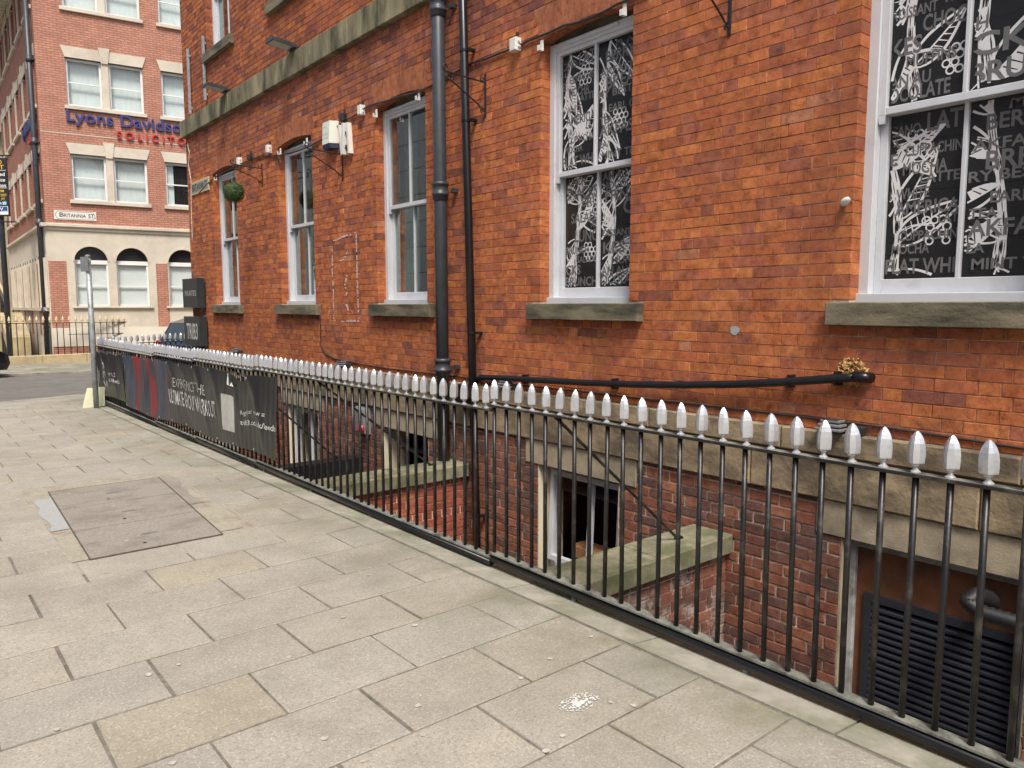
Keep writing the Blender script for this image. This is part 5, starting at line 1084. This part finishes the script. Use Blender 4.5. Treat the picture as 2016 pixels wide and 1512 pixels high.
# corner drainpipe
od = thing("drainpipe", "black iron drainpipe on the corner of the office building", "downpipe", OL.P(.35, gz(30), .12)); mb = MB(); mb.tube([OL.P(.35, 14.5, .14), OL.P(.35, gz(30) - .3, .14)], .085, 14); mb.build("pipe", M['pipe_g'], od, True)
for z in (1.4, 4.4, 7.1, 9.8, 12.3):
    mb = MB(); c = OL.P(.35, z, .14); mb.lathe(c, [(.086, 0), (.115, .01), (.115, .14), (.10, .15), (.10, .22), (.086, .23)], 14); mb.fbox(OL, .15, .55, z + .05, z + .1, .005, .06); mb.build("collar", M['pipe_g'], od, True)
# stone kerb and gold-tipped railing in front of it
def fline(px0, px1):
    a, b = ong(*px0), ong(*px1); return a, (b - a).normalized()
a0, dv = fline((13, 719), (181, 711)); dv.z = 0; dv.normalize()
kw = thing("stone_kerb_wall", "low buff stone kerb under the gold-tipped railing across the street", "wall", (a0.x, a0.y, gz(a0.y))); KF = Frame((a0.x, a0.y, gz(a0.y)), dv, (dv.y, -dv.x, 0)); ks = plain('buff_stone', (.50, .40, .235), .9, .15, 3, .3, 60, dirt=(.36, .31, .2), dirtscale=2)
for i in range(12): mb = MB(); mb.fbox(KF, -.3 + i * 1.35, -.3 + i * 1.35 + 1.34, -.05, .27, -.36, 0, ch=.015); mb.build("stone", ks, kw)
GOLD = plain('cream_gold_paint', (.66, .52, .32), .5, .1, 9, 0)
gb = MB(); gb.tube([(0, 0, 0), (0, 0, 1.12)], .015, 8); GBAR = gb.mesh("bar", M['iron'], True)
gf = MB(); gf.lathe((0, 0, 0), [(.0, 0), (.025, .01), (.016, .03), (.038, .07), (.042, .10), (.03, .16), (0, .24)], 8); GFIN = gf.mesh("finial", GOLD)
gr = thing("office_railing", "black railing with pale gold spear tips in front of the office building", "railing", KF.P(0, .27, -.18))
mb = MB(); mb.fbox(KF, -.3, 14, 1.33, 1.35, -.205, -.155); mb.fbox(KF, 1.9, 9.8, .93, .95, -.20, -.16); mb.build("top_rail", M['iron'], gr)
for i in range(66): b_ = put("bar", GBAR, gr, KF.P(-.2 + i * .196, .265, -.18)); put("finial", GFIN, b_, KF.P(-.2 + i * .196, 1.35, -.18))
mb = MB(); mb.tube([KF.P(1.3, 1.3, -.9), KF.P(3.6, .2, -.9)], .02, 6)
for i in range(7): mb.tube([KF.P(1.5 + i * .3, 1.2 - i * .145, -.9), KF.P(1.5 + i * .3, .1, -.9)], .012, 6)
mb.build("stair_handrail", M['iron'], None, **tagd("thin sloping black stair handrail behind the office railing", "handrail"))
# stair flank with short railing at the lane corner
fl = thing("stone_stair", "buff stone stair flank beside the lane at the left edge", "stair", OL.P(1.5, gz(31), .9)); mb = MB(); SF = Frame(OL.P(0, 0, .35), OL.U, OL.N)
mb.prism([(3.0, gz(30) - .2), (3.0, .5), (5.5, 1.4), (7, 1.4), (7, gz(36) - .2)], lambda u, v: SF.P(u, v, .0), lambda u, v: SF.P(u, v, .75)); mb.build("flank", ks, fl)
mb = MB(); mb.prism([(3.2, gz(30)), (3.2, .1), (5.2, .7), (5.2, gz(32))], lambda u, v: SF.P(u, v, .70), lambda u, v: SF.P(u, v, .758)); mb.build("opening_shade_panel", M['black'], fl)  # black panel on the flank, painted shade of a cellar opening
mb = MB(); mb.tube([SF.P(3.0, 1.6, .6), SF.P(6.8, 2.5, .6)], .018, 6); mb.build("handrail", M['iron'], fl)
for i in range(14): b_ = put("bar", GBAR, fl, SF.P(3.1 + i * .27, .52 + i * .064, .6)); put("finial", GFIN, b_, SF.P(3.1 + i * .27, .52 + i * .064 + 1.10, .6))
# letting board on its black pole
d_ = ray(14, HOR); hb = Vector((d_.x, d_.y, 0)).normalized(); PB = hb * (26.8 / hb.dot(fw_h)); tl = thing("letting_board", "tall black letting board with yellow and white lettering on a black pole", "sign", (PB.x, PB.y, gz(PB.y)))
mb = MB(); mb.tube([(PB.x, PB.y, gz(PB.y) - .1), (PB.x, PB.y, 13)], .09, 12); mb.build("pole", M['pipe_g'], tl, True)
BF_ = Frame((PB.x, PB.y, 0), RT, -fw_h); zb0, zb1 = wz(PB, 430), wz(PB, 320); bu0 = -.18; bw_ = .60
mb = MB(); mb.fbox(BF_, bu0, bu0 + bw_, zb0, zb1, .12, .16, ch=.004); mb.build("board", plain('board_black', (.022, .022, .026), .4, .1, 4, 0), tl)
mb = MB(); mb.fbox(BF_, bu0 - .12, bu0 + bw_ + .12, zb1 + .08, zb1 + .12, .05, .10); mb.fbox(BF_, bu0 - .05, bu0 + bw_ + .14, zb0 - .20, zb0 - .16, .05, .10); mb.build("cross_arm", M['iron'], tl)
YL = plain('board_yellow', (.75, .48, .06), .5, .05, 4, 0); PWH = M['print_w']; hb_ = zb1 - zb0
def line(lst, mt):
    for s, x, y, cap, wid in lst:
        m_ = MB(); put_text(m_, lambda a, b, d: BF_.P(bu0 + a, zb0 + b, .1625), s, x * bw_, y * hb_, cap, wid * bw_, bold=.014); m_.build("lettering", mt, tl)
line([("TO", .26, .895, .14, .48), ("LET", .18, .81, .14, .66), ("2,098", .28, .415, .085, .48), ("to 17,057", .1, .345, .085, .8), ("SQ. FT.", .22, .275, .085, .6)], YL)
line([("Fitted", .14, .695, .12, .72), ("Office", .14, .60, .12, .72), ("Suites", .1, .505, .12, .8), ("with", .2, .205, .085, .38)], PWH)
mb = MB(); mb.fbox(BF_, bu0 + .05 * bw_, bu0 + .95 * bw_, zb0 + .785 * hb_, zb0 + .792 * hb_, .1605, .162); mb.fbox(BF_, bu0 + .05 * bw_, bu0 + .95 * bw_, zb0 + .485 * hb_, zb0 + .492 * hb_, .1605, .162); mb.fbox(BF_, bu0 + .08 * bw_, bu0 + .92 * bw_, zb0 + .03 * hb_, zb0 + .175 * hb_, .1605, .162); mb.build("white_rule", PWH, tl)
mb = MB(); mb.fbox(BF_, bu0 + .11 * bw_, bu0 + .89 * bw_, zb0 + .085 * hb_, zb0 + .168 * hb_, .1621, .1635); mb.build("blue_panel", plain('agent_blue', (.03, .075, .25), .5, .05, 4, 0), tl)
mb = MB(); mb.fbox(BF_, bu0 + .62 * bw_, bu0 + .86 * bw_, zb0 + .20 * hb_, zb0 + .255 * hb_, .1605, .162); mb.build("parking_square", plain('sky_blue', (.16, .50, .72), .5, .05, 4, 0), tl)
m_ = MB(); put_text(m_, lambda a, b, d: BF_.P(bu0 + a, zb0 + b, .1645), "SW_", .16 * bw_, .10 * hb_, .11, .66 * bw_, bold=.004); put_text(m_, lambda a, b, d: BF_.P(bu0 + a, zb0 + b, .163), "P", .68 * bw_, .208 * hb_, .075, .07, bold=.014); m_.build("lettering", PWH, tl)
# farther buff building down the lane
fb = thing("stone_building", "distant buff stone building down the lane at the left edge", "building", (2, 52, 0)); FB = Frame((-14, 48, 0), (1, 0, 0), (0, -1, 0)); fm = plain('lane_stone', (.44, .37, .26), .9, .12, 1.2, .3, 30, dirt=(.3, .25, .17), dirtscale=.6)
fw_ = [(1 + 2.6 * i, 2.1 + 2.6 * i, z, z + 1.9) for i in range(9) for z in (1.0, 4.3, 7.6)]
core(FB, 0, 24, gz(48) - .2, 11, fw_, -.5, 0, "wall", fm, fb)
for w in fw_: mb = MB(); mb.fbox(FB, w[0], w[1], w[2], w[3], -.25, -.2); mb.build("window", DK, fb)
for i in range(10): mb = MB(); mb.fbox(FB, -.2 + 2.6 * i, .35 + 2.6 * i, gz(48) - .2, 10.6, .0, .25); mb.build("pilaster", fm, fb)
mb = MB(); mb.fbox(FB, -.3, 24.3, 10.6, 11.3, -.6, .5); mb.build("cornice", fm, fb)
# panel-clad building opposite, seen mirrored in the window glass
pc = thing("clad_building", "pale panel-clad building on the opposite side of the lane, mirrored in the sash windows", "building", (-9, 10, 0)); PF = Frame((-9, -14, 0), (0, 1, 0), (1, 0, 0)); cm = plain('pale_cladding', (.58, .60, .58), .6, .05, 1, 0); LN = 66
for i in range(11):
    for k in range(9): mb = MB(); mb.fbox(PF, i * 6, i * 6 + 5.96, gz(5) - .2 + k * 1.15, gz(5) - .2 + k * 1.15 + 1.12, -.1, 0); mb.build("cladding_panel", cm, pc)
mb = MB(); mb.fbox(PF, 0, LN, gz(5) - .3, 10.4, -4, -.11); mb.build("wall", M['darkbox'], pc)

# ------------------------------------------------------------------ cars
def car(label, loc, rz, paint, sc=1.0):
    t = thing("car", label, "car", loc); t.rotation_euler = (0, 0, rz); R_ = Matrix.Translation(loc) @ Matrix.Rotation(rz, 4, 'Z')
    body = [(-2.05, .30), (-2.12, .55), (-2.08, .92), (-1.98, 1.02), (1.05, .98), (1.75, .86), (2.08, .68), (2.12, .45), (2.05, .28)]
    def sect(x, z, y): return R_ @ Vector((x, y, z)) * 1.0
    mb = MB(); k = len(body); V = []
    for y, s, dz in ((-.88, .97, .0), (-.92, 1, .0), (.92, 1, .0), (.88, .97, .0)):
        for x, z in body: V.append(R_ @ Vector((x * s, y * (1 if .35 < z < .9 else .95), z)))
    fs = [(j * k + i, j * k + (i + 1) % k, (j + 1) * k + (i + 1) % k, (j + 1) * k + i) for j in range(3) for i in range(k)] + [tuple(range(k)), tuple(range(3 * k, 4 * k))[::-1]]
    mb.add(V, fs); mb.build("body", paint, t)
    cab = [(-1.98, 1.0), (-1.72, 1.50), (-1.3, 1.62), (.0, 1.62), (.35, 1.55), (1.12, .97)]; mb = MB(); V = []; k2 = len(cab)
    for y0, y1 in ((-.84, -.66), (.84, .66)):
        for x, z in cab: f_ = (z - .97) / .65; V.append(R_ @ Vector((x, y0 + (y1 - y0) * f_, z)))
    mb.add(V, [(i, (i + 1) % k2, k2 + (i + 1) % k2, k2 + i) for i in range(k2)] + [tuple(range(k2)), tuple(range(k2, 2 * k2))[::-1]]); mb.build("cabin", paint, t)
    gls = plain('car_glass', (.05, .06, .065), .08, .1, 3, 0)
    for sgn in (-1, 1):
        mb = MB(); P2 = [(-1.78, 1.04), (-1.60, 1.45), (-.45, 1.52), (-.45, 1.04)]; P3 = [(-.38, 1.04), (-.38, 1.52), (.22, 1.49), (.85, 1.04)]
        for Q in (P2, P3): mb.add([R_ @ Vector((x, sgn * (.855 - .18 * (z - .97) / .65), z)) for x, z in Q], [(0, 1, 2, 3)])
        mb.build("side_window", gls, t)
        mb = MB(); mb.add([R_ @ Vector(q) for q in ((-2.135, sgn * .90, .72), (-2.135, sgn * .66, .72), (-2.03, sgn * .66, 1.03), (-2.03, sgn * .90, 1.03), (-1.93, sgn * .935, .75), (-1.90, sgn * .92, 1.03))], [(0, 1, 2, 3), (0, 3, 5, 4)]); mb.build("tail_light", plain('tail_red', (.35, .012, .015), .2, .1, 4, 0), t)
        mb = MB(); mb.add([R_ @ Vector(q) for q in ((2.13, sgn * .88, .58), (2.13, sgn * .55, .58), (2.02, sgn * .55, .76), (2.0, sgn * .88, .76))], [(0, 1, 2, 3)]); mb.build("headlight", M['print_w'], t)
        for x in (-1.32, 1.34):
            c = R_ @ Vector((x, sgn * .74, .32)); ax = (R_.to_3x3() @ Vector((0, sgn, 0))); mb = MB(); mb.lathe(c, [(.2, 0), (.31, .02), (.32, .06), (.32, .16), (.30, .19), (.21, .20)], 22, axis=ax); wh = mb.build("wheel", M['darkbox'], t, True)
            mb = MB(); mb.lathe(c + ax * .17, [(.0, .02), (.06, .03), (.19, .02), (.205, .035), (.21, .03)], 22, axis=ax); mb.build("rim", M['steelgrey'], wh, True)
    mb = MB(); mb.add([R_ @ Vector(q) for q in ((-1.97, -.68, 1.06), (-1.97, .68, 1.06), (-1.745, .60, 1.49), (-1.745, -.60, 1.49))], [(0, 1, 2, 3)]); mb.build("rear_window", gls, t)
    mb = MB(); mb.add([R_ @ Vector(q) for q in ((1.07, -.70, 1.02), (1.07, .70, 1.02), (.41, .58, 1.53), (.41, -.58, 1.53))], [(0, 1, 2, 3)]); mb.build("windscreen", gls, t)
    mb = MB(); mb.add([R_ @ Vector(q) for q in ((-2.14, -.26, .60), (-2.14, .26, .60), (-2.12, .26, .71), (-2.12, -.26, .71))], [(0, 1, 2, 3)]); mb.build("number_plate", M['print_w'], t)
    mb = MB(); mb.add([R_ @ Vector(q) for q in ((-2.125, -.8, .30), (-2.125, .8, .30), (-2.14, .8, .45), (-2.14, -.8, .45))], [(0, 1, 2, 3)]); mb.build("bumper", M['darkbox'], t)
    return t
road_az = math.atan2(1, (near_kerb(1) - near_kerb(0)))          # street direction
sdir = Vector((1, near_kerb(1) - near_kerb(0), 0)).normalized()
q = ong(346, 735); yq = q.y; pc0 = Vector((0, 0, 0))
d_ = ray(347, HOR); hc = Vector((d_.x, d_.y, 0)).normalized(); back = hc * (19.8 / hc.dot(fw_h)); ctr = back + sdir * 2.0
car("dark parked car partly hidden behind the corner sign boxes", (ctr.x, ctr.y, gz(ctr.y) - .1), math.atan2(sdir.y, sdir.x), plain('navy_car_paint', (.018, .019, .024), .2, .05, 3, 0, coat=.6))
d_ = ray(-20, HOR); hc = Vector((d_.x, d_.y, 0)).normalized(); front = hc * (20.5 / hc.dot(fw_h)); ctr = front - sdir * 2.13
car("black car cut off by the left edge of the picture", (ctr.x, ctr.y, gz(ctr.y) - .1), math.atan2(-sdir.y, -sdir.x) + math.pi, plain('black_car_paint', (.008, .008, .009), .18, .05, 3, 0, coat=.6))

# ------------------------------------------------------------------ pot plant inside the window by the downpipe
pp = FAC.P(7.42, Z0 - .05, -.62); pt = thing("pot_plant", "leafy pot plant standing inside the window beside the thick downpipe", "plant", tuple(pp))
mb = MB(); mb.lathe(pp, [(.07, 0), (.10, .16), (.11, .17), (.11, .19), (.09, .19)], 14); mb.build("pot", M['whiteplastic'], pt, True)
mb = MB(); st = random.getstate(); random.seed(5)
for i in range(34):
    a = rnd() * 6.28; L = ru(.28, .5); el = ru(.5, 1.35); base = pp + Vector((0, 0, ru(.18, .75))); d = Vector((math.cos(a) * math.cos(el), math.sin(a) * math.cos(el), math.sin(el))); sd_ = d.cross(Vector((0, 0, 1))).normalized(); V = []
    for k in range(7):
        t = k / 6; p = base + d * (L * t) + Vector((math.cos(a), math.sin(a), -1)) * (L * .45 * t * t); wd_ = .035 * math.sin(math.pi * (.12 + .88 * t) ** .8) + .002; V += [p - sd_ * wd_, p + sd_ * wd_]
    mb.add(V, [(2 * k, 2 * k + 1, 2 * k + 3, 2 * k + 2) for k in range(6)])
mb.build("leaves", plain('house_leaf', (.06, .15, .05), .45, .3, 8, 0), pt, True); mb = MB(); mb.tube([pp + Vector((0, 0, .15)), pp + Vector((.01, .01, .85))], [.012, .006], 6); mb.build("stem", M['sill'], pt); random.setstate(st)
